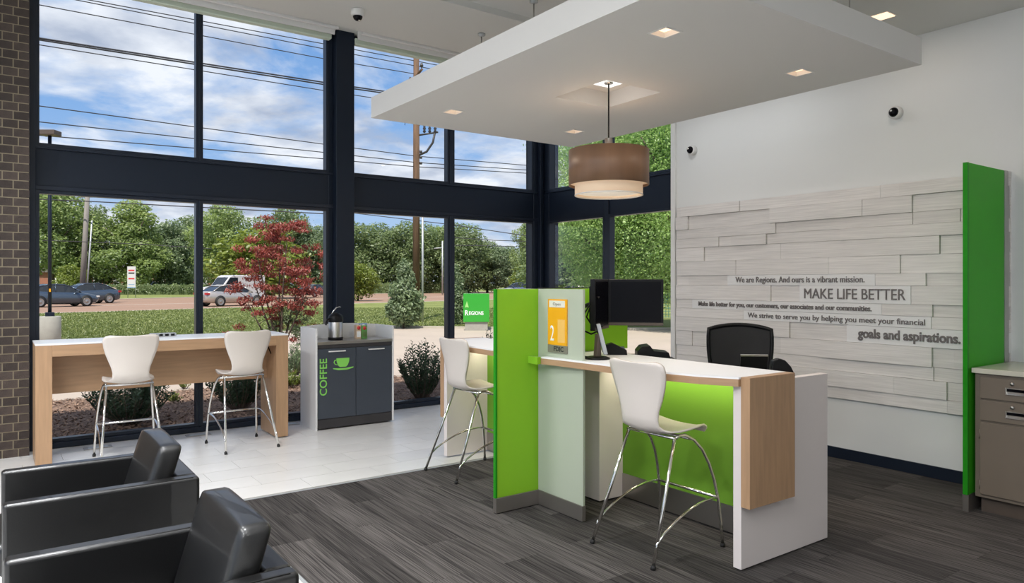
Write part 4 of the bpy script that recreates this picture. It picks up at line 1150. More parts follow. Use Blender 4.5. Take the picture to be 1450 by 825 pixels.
def leaf_cloud(name, blobs, n, size, material, asp=0.55, hollow=0.55, droop=0.0, seed=0):
    r = np.random.default_rng(seed)
    bl = np.array(blobs, float)            # cx cy cz rx ry rz
    w = (bl[:, 3] * bl[:, 4] * bl[:, 5]) ** (2 / 3); w /= w.sum()
    k = r.choice(len(bl), n, p=w)
    d = r.normal(size=(n, 3)); d /= np.linalg.norm(d, axis=1, keepdims=True)
    rad = hollow + (1 - hollow) * r.random(n) ** 0.6
    rad *= 1 + 0.10 * r.normal(size=n)
    C = bl[k, :3] + d * rad[:, None] * bl[k, 3:6]
    nd = d * 0.7 + r.normal(size=(n, 3)) * 0.6 + np.array([0, 0, 0.5]); nd /= np.linalg.norm(nd, axis=1, keepdims=True)
    a = r.normal(size=(n, 3)); U = np.cross(nd, a); U /= np.linalg.norm(U, axis=1, keepdims=True)
    U[:, 2] -= droop; V = np.cross(nd, U); V /= np.linalg.norm(V, axis=1, keepdims=True)
    s = size * (0.7 + 0.6 * r.random(n))[:, None]
    blob_t = r.random(len(bl))[k]
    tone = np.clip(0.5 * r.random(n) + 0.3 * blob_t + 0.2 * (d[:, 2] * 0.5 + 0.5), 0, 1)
    return quads_mesh(name, C, U * s, V * s * asp, tone, material)
def crown_blobs(seed, R, H, z0, n=22, shape='round'):
    r = random.Random(seed); out = []
    for i in range(n):
        f = (i + 0.5) / n
        z = z0 + H * f
        if shape == 'round': prof = math.sin(math.pi * (0.14 + 0.80 * f)) ** 0.7
        elif shape == 'cone': prof = (1 - f) ** 0.75 * 0.95 + 0.12
        else: prof = math.sin(math.pi * (0.25 + 0.70 * f)) ** 0.6
        a = i * 2.399 + r.random()
        rr = R * prof * (0.35 + 0.45 * r.random())
        b = R * (0.28 + 0.18 * r.random()) * (0.6 + 0.5 * prof)
        out.append((rr * math.cos(a), rr * math.sin(a), z, b * 1.1, b * 1.1, b * 0.8))
    out.append((0, 0, z0 + H * 0.5, R * 0.5, R * 0.5, H * 0.36))
    return out
def trunk_mb(h, r, seed=1, nb=5, R=2.0):
    q = random.Random(seed); m = MB()
    m.tube([(0, 0, -0.1), (0.05 * r, 0, h * 0.4), (0.1, 0.05, h)], [r, r * 0.75, r * 0.3], 8)
    for i in range(nb):
        a = i * 2.4 + q.random(); z = h * (0.35 + 0.5 * i / nb)
        m.tube([(0, 0, z), (R * 0.35 * math.cos(a), R * 0.35 * math.sin(a), z + h * 0.18), (R * 0.6 * math.cos(a), R * 0.6 * math.sin(a), z + h * 0.32)], [r * 0.45, r * 0.3, r * 0.12], 6)
    return m
TREES = {}
def tree_type(key, R, H, z0, n, size, material, shape='round', seed=1, tr=0.22, nb=22):
    f = leaf_cloud('foliage', crown_blobs(seed, R, H, z0, nb, shape), n, size, material, seed=seed)
    tm = trunk_mb(z0 + H * 0.7, tr, seed, 5, R).mesh('trunk'); tm.materials.append(MATS['bark'])
    TREES[key] = (f, tm, z0 + H)
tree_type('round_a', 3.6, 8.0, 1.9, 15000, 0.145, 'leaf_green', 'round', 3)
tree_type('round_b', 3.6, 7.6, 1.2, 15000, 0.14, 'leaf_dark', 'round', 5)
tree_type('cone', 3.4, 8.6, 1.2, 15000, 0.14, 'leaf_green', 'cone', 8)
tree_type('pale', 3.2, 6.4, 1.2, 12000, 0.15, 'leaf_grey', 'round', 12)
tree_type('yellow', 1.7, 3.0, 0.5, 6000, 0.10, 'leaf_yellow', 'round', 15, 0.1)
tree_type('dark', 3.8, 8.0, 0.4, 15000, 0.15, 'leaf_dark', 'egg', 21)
def tree(key, px, t_, top_py, label, sw=1.0, group=None, rz=None, cat='tree'):
    f, tm, h = TREES[key]
    p = at_dist(px, t_, GZ)
    H = z_at(top_py, t_) - GZ
    s = H / (h + 0.55)
    t = thing('tree' if cat == 'tree' else 'bush', label, cat, p, random.random() * 6 if rz is None else rz, group)
    t.scale = (s * sw, s * sw, s)
    for nm, me in (('crown', f), ('trunk', tm)):
        o = bpy.data.objects.new(nm, me); COL.objects.link(o); o.parent = t
    return t
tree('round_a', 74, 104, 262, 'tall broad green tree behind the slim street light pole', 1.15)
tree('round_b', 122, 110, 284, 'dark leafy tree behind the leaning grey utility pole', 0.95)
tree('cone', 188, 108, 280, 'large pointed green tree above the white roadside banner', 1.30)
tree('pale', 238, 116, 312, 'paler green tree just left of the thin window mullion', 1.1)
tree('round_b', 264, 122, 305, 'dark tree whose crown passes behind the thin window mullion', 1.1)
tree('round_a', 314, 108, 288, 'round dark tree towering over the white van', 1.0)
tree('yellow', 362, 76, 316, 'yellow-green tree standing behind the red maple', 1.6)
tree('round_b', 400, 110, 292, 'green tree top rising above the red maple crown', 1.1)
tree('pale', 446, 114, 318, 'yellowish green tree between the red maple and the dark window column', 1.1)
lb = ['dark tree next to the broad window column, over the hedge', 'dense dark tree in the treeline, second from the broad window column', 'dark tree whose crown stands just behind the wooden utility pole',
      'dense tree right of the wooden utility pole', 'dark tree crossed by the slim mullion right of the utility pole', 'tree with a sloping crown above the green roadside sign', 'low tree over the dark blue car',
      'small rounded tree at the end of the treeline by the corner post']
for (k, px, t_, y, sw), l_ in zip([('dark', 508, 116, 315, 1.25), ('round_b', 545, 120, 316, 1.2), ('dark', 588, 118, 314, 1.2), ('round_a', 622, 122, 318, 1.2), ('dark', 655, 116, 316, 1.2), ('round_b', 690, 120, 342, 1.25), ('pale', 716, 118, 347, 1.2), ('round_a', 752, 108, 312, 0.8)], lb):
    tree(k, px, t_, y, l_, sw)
tree('yellow', 507, 66, 366, 'bright yellow-green bush beside the broad window column', 1.2, cat='bush')
tree('yellow', 742, 104, 372, 'light green bush next to the dark blue car', 1.4, cat='bush')
tree('yellow', 98, 96, 372, 'yellow-green bush behind the slate blue cars', 1.3, cat='bush')
# big near trees outside the right-hand windows
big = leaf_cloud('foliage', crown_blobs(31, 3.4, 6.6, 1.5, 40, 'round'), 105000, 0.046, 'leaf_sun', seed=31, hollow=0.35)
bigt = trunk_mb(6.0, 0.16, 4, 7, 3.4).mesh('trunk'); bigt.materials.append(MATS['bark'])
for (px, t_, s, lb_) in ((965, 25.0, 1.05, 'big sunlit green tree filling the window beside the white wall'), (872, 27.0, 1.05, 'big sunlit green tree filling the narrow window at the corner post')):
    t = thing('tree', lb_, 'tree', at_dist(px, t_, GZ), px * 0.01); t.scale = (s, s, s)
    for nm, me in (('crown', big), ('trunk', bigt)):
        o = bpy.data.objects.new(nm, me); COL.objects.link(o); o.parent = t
for px, t_, y, l_ in ((790, 60, 300, 'dark tree in the distance behind the corner post'), (850, 62, 280, 'distant dark tree seen between the big sunlit trees'), (915, 64, 270, 'distant dark tree behind the monitor'), (975, 60, 270, 'distant dark tree at the edge of the white wall')):
    tree('dark', px, t_, y, l_, 1.2)

# red maple ----------------------------------------------------------------
def red_maple():
    p = at_dist(393, 14.0, GZ)
    t = thing('red_maple', 'young Japanese maple with red leaves in the bed outside the window', 'tree', p)
    r = random.Random(5); m = MB(); tips = []
    right = Vector((RX[0], RX[1], 0)); fwd = Vector((WX[0], WX[1], 0))
    def P(u, w, z): v = right * u + fwd * w; return (v.x, v.y, z)
    stems = [(-0.55, 0.1, 1.9), (-0.3, -0.3, 2.3), (0.0, 0.2, 2.75), (0.25, -0.2, 2.5), (0.5, 0.2, 2.1), (0.62, -0.1, 1.5), (-0.62, 0.0, 1.35)]
    for (u, w, z) in stems:
        m.tube([P(0.05, 0, -0.05), P(0.04 + u * 0.15, w * 0.15, 0.45), P(u * 0.5, w * 0.5, z * 0.55), P(u * 0.85, w * 0.9, z * 0.85), P(u, w, z)], [0.03, 0.024, 0.016, 0.010, 0.004], 6)
        for q in range(5):
            f = 0.45 + 0.13 * q; a = r.random() * 6.28; L = 0.30
            b = Vector(P(u * f, w * f, z * (f + 0.05)))
            e_ = b + Vector((math.cos(a) * L, math.sin(a) * L, 0.12))
            m.tube([b, (b + e_) / 2 + Vector((0, 0, 0.03)), e_], [0.008, 0.005, 0.002], 5); tips.append(e_)
        tips.append(Vector(P(u, w, z)))
    obj('branches', m, 'bark', t, local=True)
    bl = []
    def clump(u, w, z, s, fl=0.62): v = P(u, w, z); bl.append((v[0], v[1], v[2], s, s, s * fl))
    for e_ in tips: bl.append((e_.x, e_.y, e_.z, 0.17, 0.17, 0.06))
    for i in range(72):
        f = r.random()
        z = 1.05 + 1.85 * f
        wd = 0.86 * math.sin(PI * (0.22 + 0.66 * f)) ** 0.8
        u = r.uniform(-1, 1) * wd + 0.06 * (z - 1.5); clump(u, r.uniform(-0.6, 0.6) * wd, z - 0.12 * abs(u), r.uniform(0.10, 0.19))
    for (u, z) in ((-0.82, 0.78), (-0.68, 0.62), (-0.55, 0.52), (-0.9, 0.66), (0.65, 0.8), (0.85, 0.72), (0.98, 0.62), (0.78, 0.58), (-0.35, 0.5), (0.3, 0.55), (0.05, 0.48)): clump(u, r.uniform(-0.3, 0.3), z, 0.14, 0.5)
    me = leaf_cloud('red_leaves', bl, 11500, 0.030, 'leaf_red', seed=5, hollow=0.1, droop=0.5, asp=0.38)
    obj('red_leaves', me, None, t, local=True)
    bl = [(*P(r.uniform(-0.1, 0.55), 0.2 + r.uniform(-0.2, 0.3), r.uniform(0.45, 1.25)), 0.16, 0.16, 0.12) for i in range(16)]
    obj('inner_leaves', leaf_cloud('inner_leaves', bl, 2200, 0.026, 'leaf_grey', seed=6, hollow=0.1), None, t, local=True, label='green inner foliage')
red_maple()

# shrubs ---------------------------------------------------------------------
def stem_shrub(name, label, p, h, R, n, seed, leaf=0.028, per=44, material='leaf_box', group=None):
    r = random.Random(seed); nr = np.random.default_rng(seed)
    t = thing(name, label, 'shrub', p, 0, group); m = MB(); C = []; U = []; V = []; tn = []
    for i in range(n):
        a = r.random() * 2 * PI; rr = R * math.sqrt(r.random()); hh = h * (1 - 0.40 * (rr / R) ** 1.5) * r.uniform(0.78, 1.05)
        base = Vector((0.15 * rr * math.cos(a), 0.15 * rr * math.sin(a), 0)); tip = Vector((rr * math.cos(a), rr * math.sin(a), hh))
        midp = (base + tip) / 2 + Vector((0, 0, -0.05 * hh)) + Vector((math.cos(a), math.sin(a), 0)) * 0.10 * rr
        m.tube([base, midp, tip], [0.006, 0.004, 0.0015], 5, cap=False)
        for q in range(per):
            f = 0.22 + 0.80 * q / per
            pt = (base * (1 - f) ** 2 + midp * 2 * f * (1 - f) + tip * f * f)
            b = q * 2.4 + r.random(); out = Vector((math.cos(b), math.sin(b), 0.75 + r.uniform(-0.3, 0.3))).normalized()
            s = leaf * r.uniform(0.75, 1.2) * (0.65 if f > 0.93 else 1)
            C.append(pt + out * s); U.append(out * s); w = out.cross(Vector((r.uniform(-1,1), r.uniform(-1,1), r.uniform(-.3, 1)))).normalized(); V.append(w * s * 0.42)
            tn.append(min(1, max(0, 0.15 + 0.5 * f * r.random() + (0.25 if f > 0.9 else 0))))
    obj('stems', m, 'bark', t, local=True)
    obj('leaves', quads_mesh('leaves', np.array(C), np.array(U), np.array(V), np.array(tn), material), None, t, local=True)
    return t
stem_shrub('shrub', 'upright evergreen shrub in the mulch right of the coffee cabinet', at_dist(597, 10.05, GZ), 0.90, 0.36, 62, 1)
stem_shrub('shrub', 'dark evergreen shrub in the mulch beneath the window table, by the brick end', Vector((1.25, 9.35, GZ)), 0.72, 0.48, 70, 2)
stem_shrub('shrub', 'dark evergreen shrub in the mulch behind the window mullion and table', Vector((2.55, 9.55, GZ)), 0.76, 0.42, 62, 3)
stem_shrub('shrub', 'evergreen shrub whose tips show over the far counter below the green sign', at_dist(700, 10.6, GZ), 1.02, 0.36, 50, 4)
stem_shrub('shrub', 'low grey-green shrub seen between the window table and coffee cabinet', at_dist(418, 12.9, GZ), 0.55, 0.32, 40, 6, material='leaf_grey')
stem_shrub('shrub', 'small yellow-green plant in the mulch between table leg and coffee cabinet', at_dist(414, 11.3, GZ), 0.30, 0.22, 26, 7, material='leaf_yellow', per=24)
for k, (px, t_, l_) in enumerate(((262, 11.2, 'small yellow-green weed in the mulch by the stool footrest'), (247, 9.9, 'tiny yellow-green sprout in the mulch close to the window sill'), (352, 10.8, 'small yellow-green weed in the mulch near the table leg'))):
    stem_shrub('weed', l_, at_dist(px, t_, GZ), 0.16, 0.12, 12, 20 + k, 0.02, 14, 'leaf_yellow')
def blob_shrub(name, label, p, blobs, n, size, material, seed, cat='shrub', hollow=0.5):
    t = thing(name, label, cat, p)
    obj('foliage', leaf_cloud('foliage', blobs, n, size, material, seed=seed, hollow=hollow), None, t, local=True)
    obj('stem', MB().tube([(0, 0, -0.05), (0, 0, 0.8)], [0.05, 0.03], 6), 'bark', t, local=True)
bl = [(0, 0, 0.62, 0.62, 0.62, 0.55), (0.12, 0, 1.0, 0.58, 0.58, 0.5), (-0.1, 0, 1.35, 0.45, 0.45, 0.42), (0.1, 0, 1.75, 0.34, 0.34, 0.42), (-0.02, 0, 2.15, 0.22, 0.22, 0.35), (-0.4, 0, 0.75, 0.3, 0.3, 0.3), (0.45, 0, 0.8, 0.3, 0.3, 0.3)]
blob_shrub('clipped_bush', 'cone-shaped green bush at the foot of the wooden utility pole', at_dist(572, 26.2, GZ), bl, 5200, 0.065, 'leaf_grey', 41, hollow=0.7)
bl2 = [(a * 0.9, b, c * 0.95, d * 0.72, e_ * 0.72, f * 1.0) for a, b, c, d, e_, f in bl]
blob_shrub('clipped_bush', 'slender green bush growing next to the green roadside sign', at_dist(646, 28.5, GZ), bl2, 2600, 0.06, 'leaf_grey', 42, hollow=0.55)

# mulch chips -------------------------------------------------------------
N = 16000
X = rng.uniform(-0.5, 7.0, N); Yc = 8.5 + 3.4 * rng.random(N) ** 1.3
keep = ~((X > 4.9) & (Yc > 11.9 - (X - 4.9) * 0.55)) & (X < 6.8)
X, Yc = X[keep], Yc[keep]; N = len(X)
Cc = np.stack([X, Yc, np.full(N, GZ + 0.012) + rng.random(N) * 0.015], 1)
ang_ = rng.random(N) * 6.28
Uc = np.stack([np.cos(ang_), np.sin(ang_), rng.normal(size=N) * 0.35], 1) * rng.uniform(0.015, 0.04, (N, 1))
Vc = np.stack([-np.sin(ang_), np.cos(ang_), rng.normal(size=N) * 0.35], 1) * rng.uniform(0.006, 0.014, (N, 1))
me = quads_mesh('mulch_chips', Cc, Uc, Vc, rng.random(N), 'mulch_chip')
obj('mulch_chips', me, None, kind='stuff')
# grass blades of the nearer lawn
N = 60000
tq = 21 + 26 * rng.random(N) ** 1.4; pxq = rng.uniform(40, 780, N)
uq = (pxq - 725) / FPX
GX = tq * (RX[0] * uq + WX[0]); GY = tq * (RX[1] * uq + WX[1])
cp = np.array([(p[0], p[1]) for p in curb_l]); cyl = np.interp(GX, cp[:9, 0], cp[:9, 1]) + 0.2
npn = np.array(near); nyl = np.interp(GX, npn[:, 0], npn[:, 1]) - 0.3
kp = (GY > cyl) & (GY < nyl)
GX, GY = GX[kp], GY[kp]; N = len(GX)
Cc = np.stack([GX, GY, np.full(N, GZ + 0.015)], 1)
Uc = np.stack([rng.normal(size=N) * 0.02, rng.normal(size=N) * 0.02, rng.uniform(0.02, 0.05, N)], 1)
a_ = rng.random(N) * 6.28
Vc = np.stack([np.cos(a_), np.sin(a_), np.zeros(N)], 1) * 0.022
obj('lawn_grass', quads_mesh('lawn_grass', Cc, Uc, Vc, rng.random(N), 'grass_blade'), None, kind='stuff')

# hedges ------------------------------------------------------------------
def hedge(label, a, b, h, w, n, seed):
    A = Vector((a.x, a.y, GZ)); Bv = Vector((b.x, b.y, GZ)); L = (Bv - A).length
    t = thing('hedge', label, 'hedge', (A + Bv) / 2, math.atan2(Bv.y - A.y, Bv.x - A.x))
    k = max(4, int(L / 1.2)); bl = [(-L/2 + L * (i + 0.5) / k, 0, h * 0.5, 0.85, w / 2, h * 0.5) for i in range(k)]
    obj('foliage', leaf_cloud('foliage', bl, n, 0.12, 'leaf_dark', seed=seed, hollow=0.75), None, t, local=True)
    obj('inner_mass', MB().box(-L/2, L/2, -w*0.36, w*0.36, 0, h * 0.86), 'terrain', t, local=True)
hedge('long clipped hedge behind the white banner and road verge', ground_at(150, 417, GZ), ground_at(292, 417, GZ), 1.45, 1.6, 9000, 51)
hedge('clipped hedge across the road beside the broad window column', ground_at(425, 415.5, GZ), ground_at(566, 415, GZ), 1.65, 1.8, 9000, 52)
hedge('short clipped hedge across the road, seen past the utility pole', ground_at(600, 414.5, GZ), ground_at(634, 414.5, GZ), 1.7, 1.8, 3500, 53)

# street furniture ----------------------------------------------------------
p = at_dist(589.5, 31.1, GZ)
t = thing('utility_pole', 'tall brown wooden utility pole with crossarm and insulators', 'pole', p)
obj('pole', MB().tube([(0, 0, -0.3), (0, 0, 11.4)], [0.165, 0.125], 16), 'pole_wood', t, local=True)
rgt = Vector((RX[0], RX[1], 0)); fw = Vector((WX[0], WX[1], 0))
zc_ = 10.62
ca = Vector((-0.30, -1.05, 0)); ca2 = Vector((0.30, 1.15, 0))
arm = obj('crossarm', MB().tube([ca + Vector((0, 0, zc_ - 0.0)), ca2 + Vector((0, 0, zc_))], 0.062, 4), 'pole_wood', t, local=True)
for f in (0.0, 0.55, 1.0):
    q = ca.lerp(ca2, f * 0.96 + 0.02)
    obj('insulator', MB().lathe([(0.02, zc_ + 0.05), (0.025, zc_ + 0.12), (0.075, zc_ + 0.14), (0.07, zc_ + 0.20), (0.05, zc_ + 0.22), (0.05, zc_ + 0.27), (0, zc_ + 0.29)], (q.x, q.y, 0), 10), 'insulator', arm, local=True)
z1 = 8.05
br = obj('bracket', MB().tube([(0.0, 0, z1), tuple(rgt * 0.95 + Vector((0, 0, z1 + 0.15)))], 0.04, 6).tube([(0, 0, z1 - 0.9), tuple(rgt * 0.45 + Vector((0, 0, z1 - 0.7))), tuple(rgt * 0.72 + Vector((0, 0, z1 - 0.3))), tuple(rgt * 0.80 + Vector((0, 0, z1 + 0.1)))], 0.05, 8), 'insulator', t, local=True)
for q in (0.35, 0.58, 0.82):
    v = rgt * q
    obj('cutout', MB().lathe([(0.03, z1 + 0.12), (0.075, z1 + 0.17), (0.04, z1 + 0.24), (0.075, z1 + 0.30), (0.04, z1 + 0.37), (0.06, z1 + 0.42), (0.0, z1 + 0.46)], (v.x, v.y, 0), 10), 'insulator', br, local=True)
for a, b, c in ((0.35, 0.9, 9.0), (0.82, 0.7, 8.9), (-0.5, -0.2, 9.1)):
    pts = [tuple(rgt * a + Vector((0, 0, z1 + 0.45))), tuple(rgt * (a + 0.1) + Vector((0, 0, c))), tuple(rgt * (b * 0.5) + Vector((0, 0, c + 0.1))), tuple(rgt * 0.1 + Vector((0, 0, c - 0.5)))]
    obj('jumper_wire', MB().tube(pts, 0.013, 5), 'wire', t, local=True)
for z in (7.35, 7.1, 6.85): obj('insulator', MB().lathe([(0, -0.05), (0.06, -0.05), (0.06, 0.05), (0, 0.05)], tuple(rgt * 0.20 + Vector((0, 0, z))), 8), 'insulator', t, local=True)
gu = at_dist(598.5, 30.4, GZ)
t = thing('conduit_post', 'thin galvanised grey post standing against the wooden utility pole', 'post', gu)
obj('post', MB().tube([(0, 0, -0.2), (0, 0, 4.9)], 0.045, 10), 'galv', t, local=True)
obj('post_cap', MB().lathe([(0.05, 4.88), (0.05, 4.93), (0, 4.95)], seg=10), 'galv', t, local=True)
# overhead wires, all in the vertical plane of the pole, along the long window wall
YW = p.y
def wire_pts(pxs):
    out = []
    for px, py in pxs:
        u = (px - 725) / FPX; v = (400 - py) / FPX
        t_ = YW / (RX[1] * u + WX[1]); out.append((t_ * (RX[0] * u + WX[0]), YW, 1.6 + t_ * v))
    # run on beyond the frame at both ends with the same slope
    a, b = Vector(out[0]), Vector(out[1]); d = (a - b).normalized()
    out.insert(0, tuple(a + Vector((d.x, 0, d.z)) * 40)); 
    a, b = Vector(out[-1]), Vector(out[-2]); d = (a - b).normalized(); out.append(tuple(a + Vector((d.x, 0, d.z * 0.6)) * 60))
    return out
W = [([(126, 0), (458, 62), (587, 86)], 'topmost of the overhead wires meeting the pole crossarm'),
     ([(108, 0), (458, 69), (587, 93)], 'second overhead wire from the top, meeting the pole crossarm'),
     ([(56, 7), (458, 83), (572, 102)], 'third overhead wire from the top, reaching the crossarm end'),
     ([(56, 54), (458, 116.5), (545, 129.5)], 'upper strand of the thick double overhead cable'),
     ([(56, 56.5), (458, 119.5), (545, 132)], 'lower strand of the thick double overhead cable'),
     ([(56, 63.5), (458, 128), (531, 139)], 'thin overhead wire hanging just under the double cable'),
     ([(56, 150), (458, 204), (590, 221), (752, 234.5)], 'upper of the three low overhead wires below the clouds'),
     ([(56, 172.5), (458, 215.6), (590, 230), (752, 241)], 'middle of the three low overhead wires below the clouds'),
     ([(80, 193.5), (458, 224.7), (590, 236), (752, 245.5)], 'lowest of the three low overhead wires, passing above the spandrel')]
for k, (pp, l_) in enumerate(W):
    pts = wire_pts(pp); o = obj('overhead_wire', MB().tube(pts, 0.030 if k in (3, 4) else 0.018, 5, cap=False), 'wire'); tag(o, l_, 'wire')
# far telephone wires seen in the lower windows
def far_wire(pts, T, r, l_):
    out = [at_dist(px, T, z_at(py, T)) for px, py in pts]
    o = obj('telephone_wire', MB().tube(out, r, 5, cap=False), 'wire'); tag(o, l_, 'wire')
far_wire([(-60, 277), (128, 285), (277, 293), (470, 303)], 59, 0.045, 'dark telephone wire from the leaning grey pole across the lower panes')
far_wire([(60, 340), (190, 345), (300, 352)], 58, 0.03, 'faint low telephone wire crossing in front of the tree crowns')
far_wire([(497, 301), (640, 318), (760, 336)], 70, 0.04, 'telephone wire over the treeline right of the utility pole')
far_wire([(640, 336), (700, 340), (760, 342)], 70, 0.035, 'upper telephone wire crossing the sky gap over the low trees')
far_wire([(640, 347), (700, 348), (760, 350)], 70, 0.035, 'lower telephone wire crossing the sky gap over the low trees')
# leaning grey pole
a = at_dist(115.5, 60, GZ)
t = thing('leaning_pole', 'weathered grey utility pole leaning beyond the slate blue car', 'pole', a)
b = at_dist(124.5, 60, z_at(262, 60)) - a
obj('pole', MB().tube([(0, 0, -0.3), tuple(b)], [0.24, 0.17], 12), 'pole_grey', t, local=True)
bb = at_dist(131, 60, z_at(300, 60)) - a
obj('crossarm', MB().tube([tuple(b * 0.9 - rgt * 0.5), tuple(b * 0.9 + rgt * 0.9)], 0.06, 6), 'pole_grey', t, local=True)
for q in (-0.4, 0.3, 0.85): obj('insulator', MB().tube([tuple(b * 0.9 + rgt * q), tuple(b * 0.9 + rgt * q + Vector((0, 0, 0.35)))], 0.05, 6), 'insulator', t, local=True)
obj('conduit', MB().tube([tuple(rgt * 0.35 + Vector((0, 0, -0.2))), tuple(rgt * 0.5 + b * 0.7)], 0.06, 8), 'galv', t, local=True)
# street light on concrete pedestal
a = at_dist(70.5, 18.2, GZ)
t = thing('street_light', 'slim dark light pole with a boxy lamp head on a concrete pedestal', 'street light', a)
zt = z_at(447.5, 18.2) - GZ
obj('pedestal', MB().lathe([(0, -0.3), (0.25, -0.3), (0.25, zt - 0.02), (0.235, zt), (0, zt)], seg=32), 'pedestal', t, local=True)
obj('base_plate', MB().box(-0.10, 0.10, -0.10, 0.10, zt, zt + 0.10), 'dark_metal', t, 0.01, local=True)
zp = z_at(192, 18.2) - GZ
obj('pole', MB().tube([(0, 0, zt + 0.05), (0, 0, zp)], 0.042, 12), 'dark_metal', t, local=True)
me = MB().box(-0.21, 0.21, -0.16, 0.16, zp, zp + 0.13).mesh('lamp_head'); me.transform(Matrix.Rotation(-0.62, 4, 'Z'))
obj('lamp_head', me, 'taupe_dark', t, 0.02, local=True)
obj('marker', MB().box(-0.02, 0.02, -0.046, -0.040, zt + 0.62, zt + 0.70), 'orange', t, local=True)
# slender light pole across the road
a = at_dist(626.5, 100, GZ)
t = thing('far_light_pole', 'thin white light pole across the road in front of the dark trees', 'pole', a)
obj('pole', MB().tube([(0, 0, 0), (0, 0, z_at(341, 100) - GZ)], 0.11, 8), 'galv', t, local=True)
obj('arm', MB().tube([(0, 0, z_at(350, 100)), (-1.0, 0.6, z_at(351, 100))], 0.08, 6), 'galv', t, local=True)
# green roadside sign
a = at_dist(674.5, 25.0, GZ)
t = thing('roadside_sign', 'green box sign reading REGIONS on a grey base across the driveway', 'sign', a, math.atan2(RX[1], RX[0]) + 0.06)
z0, z1s, wv = z_at(455.5, 25) - GZ, z_at(415.5, 25) - GZ, 0.91
obj('sign_box', MB().box(-wv/2, wv/2, -0.05, 0.35, z0, z1s), 'sign_green', t, 0.008, local=True)
obj('sign_base', MB().box(-wv/2 + 0.06, wv/2 - 0.06, 0.0, 0.30, -0.1, z0), 'pedestal', t, local=True)
me = text_mesh('EGIONS', w=0.505, h=0.125, extrude=0.006, offset=0.02); place_mesh(me, frame_matrix((-0.255, -0.052, z0 + 0.245), (1, 0, 0), (0, 0, 1)))
obj('lettering', me, 'white_top', t, local=True)
me = text_mesh('R', w=0.125, h=0.17, extrude=0.006, offset=0.02); place_mesh(me, frame_matrix((-0.395, -0.052, z0 + 0.235), (1, 0, 0), (0, 0, 1)))
obj('lettering', me, 'white_top', t, local=True)
tri = MB().prism([(-0.395, z0 + 0.50), (-0.335, z0 + 0.515), (-0.335, z0 + 0.73)], -0.062, -0.051, 'y').prism([(-0.325, z0 + 0.515), (-0.265, z0 + 0.50), (-0.325, z0 + 0.73)], -0.062, -0.051, 'y')
obj('emblem', tri, 'sign_leaf', t, local=True, fix=True, label='pale green pyramid emblem')
# white banner and tan stone sign
a = at_dist(186.5, 78, GZ)
t = thing('roadside_banner', 'white vertical banner on two thin posts before the hedge', 'banner', a, math.atan2(RX[1], RX[0]))
zb0, zb1 = z_at(407.5, 78) - GZ, z_at(377, 78) - GZ
obj('post', MB().tube([(-0.42, 0, 0), (-0.42, 0, zb1)], 0.04, 6), 'galv', t, local=True); obj('post', MB().tube([(0.42, 0, 0), (0.42, 0, zb1)], 0.04, 6), 'galv', t, local=True)
obj('sheet', B(-0.45, 0.45, -0.06, -0.03, zb0, zb1), 'banner', t, local=True)
for k, (zz, hh, mm) in enumerate(((0.78, 0.16, 'red_print'), (0.66, 0.14, 'black_ink'), (0.40, 0.16, 'red_print'), (0.14, 0.10, 'blue_print'))):
    q = zb0 + (zb1 - zb0) * zz
    obj('printed_line', B(-0.33, 0.33, -0.066, -0.061, q, q + hh), mm, t, local=True)
obj('printed_foot', B(-0.45, 0.45, -0.064, -0.061, zb0, zb0 + 0.12), 'blue_print', t, local=True)
t = thing('stone_sign', 'small tan stone sign with rounded top behind the slate blue car', 'sign', at_dist(159.5, 72, GZ), math.atan2(RX[1], RX[0]))
obj('slab', MB().prism([(-0.32, 0), (0.32, 0), (0.33, 1.0), (0.22, 1.17), (-0.2, 1.2), (-0.33, 1.05)], -0.12, 0.12, 'y'), 'tan_sign', t, local=True, fix=True)
obj('plaque', B(-0.2, 0.2, -0.13, -0.12, 0.4, 0.95), 'tan_print', t, local=True)

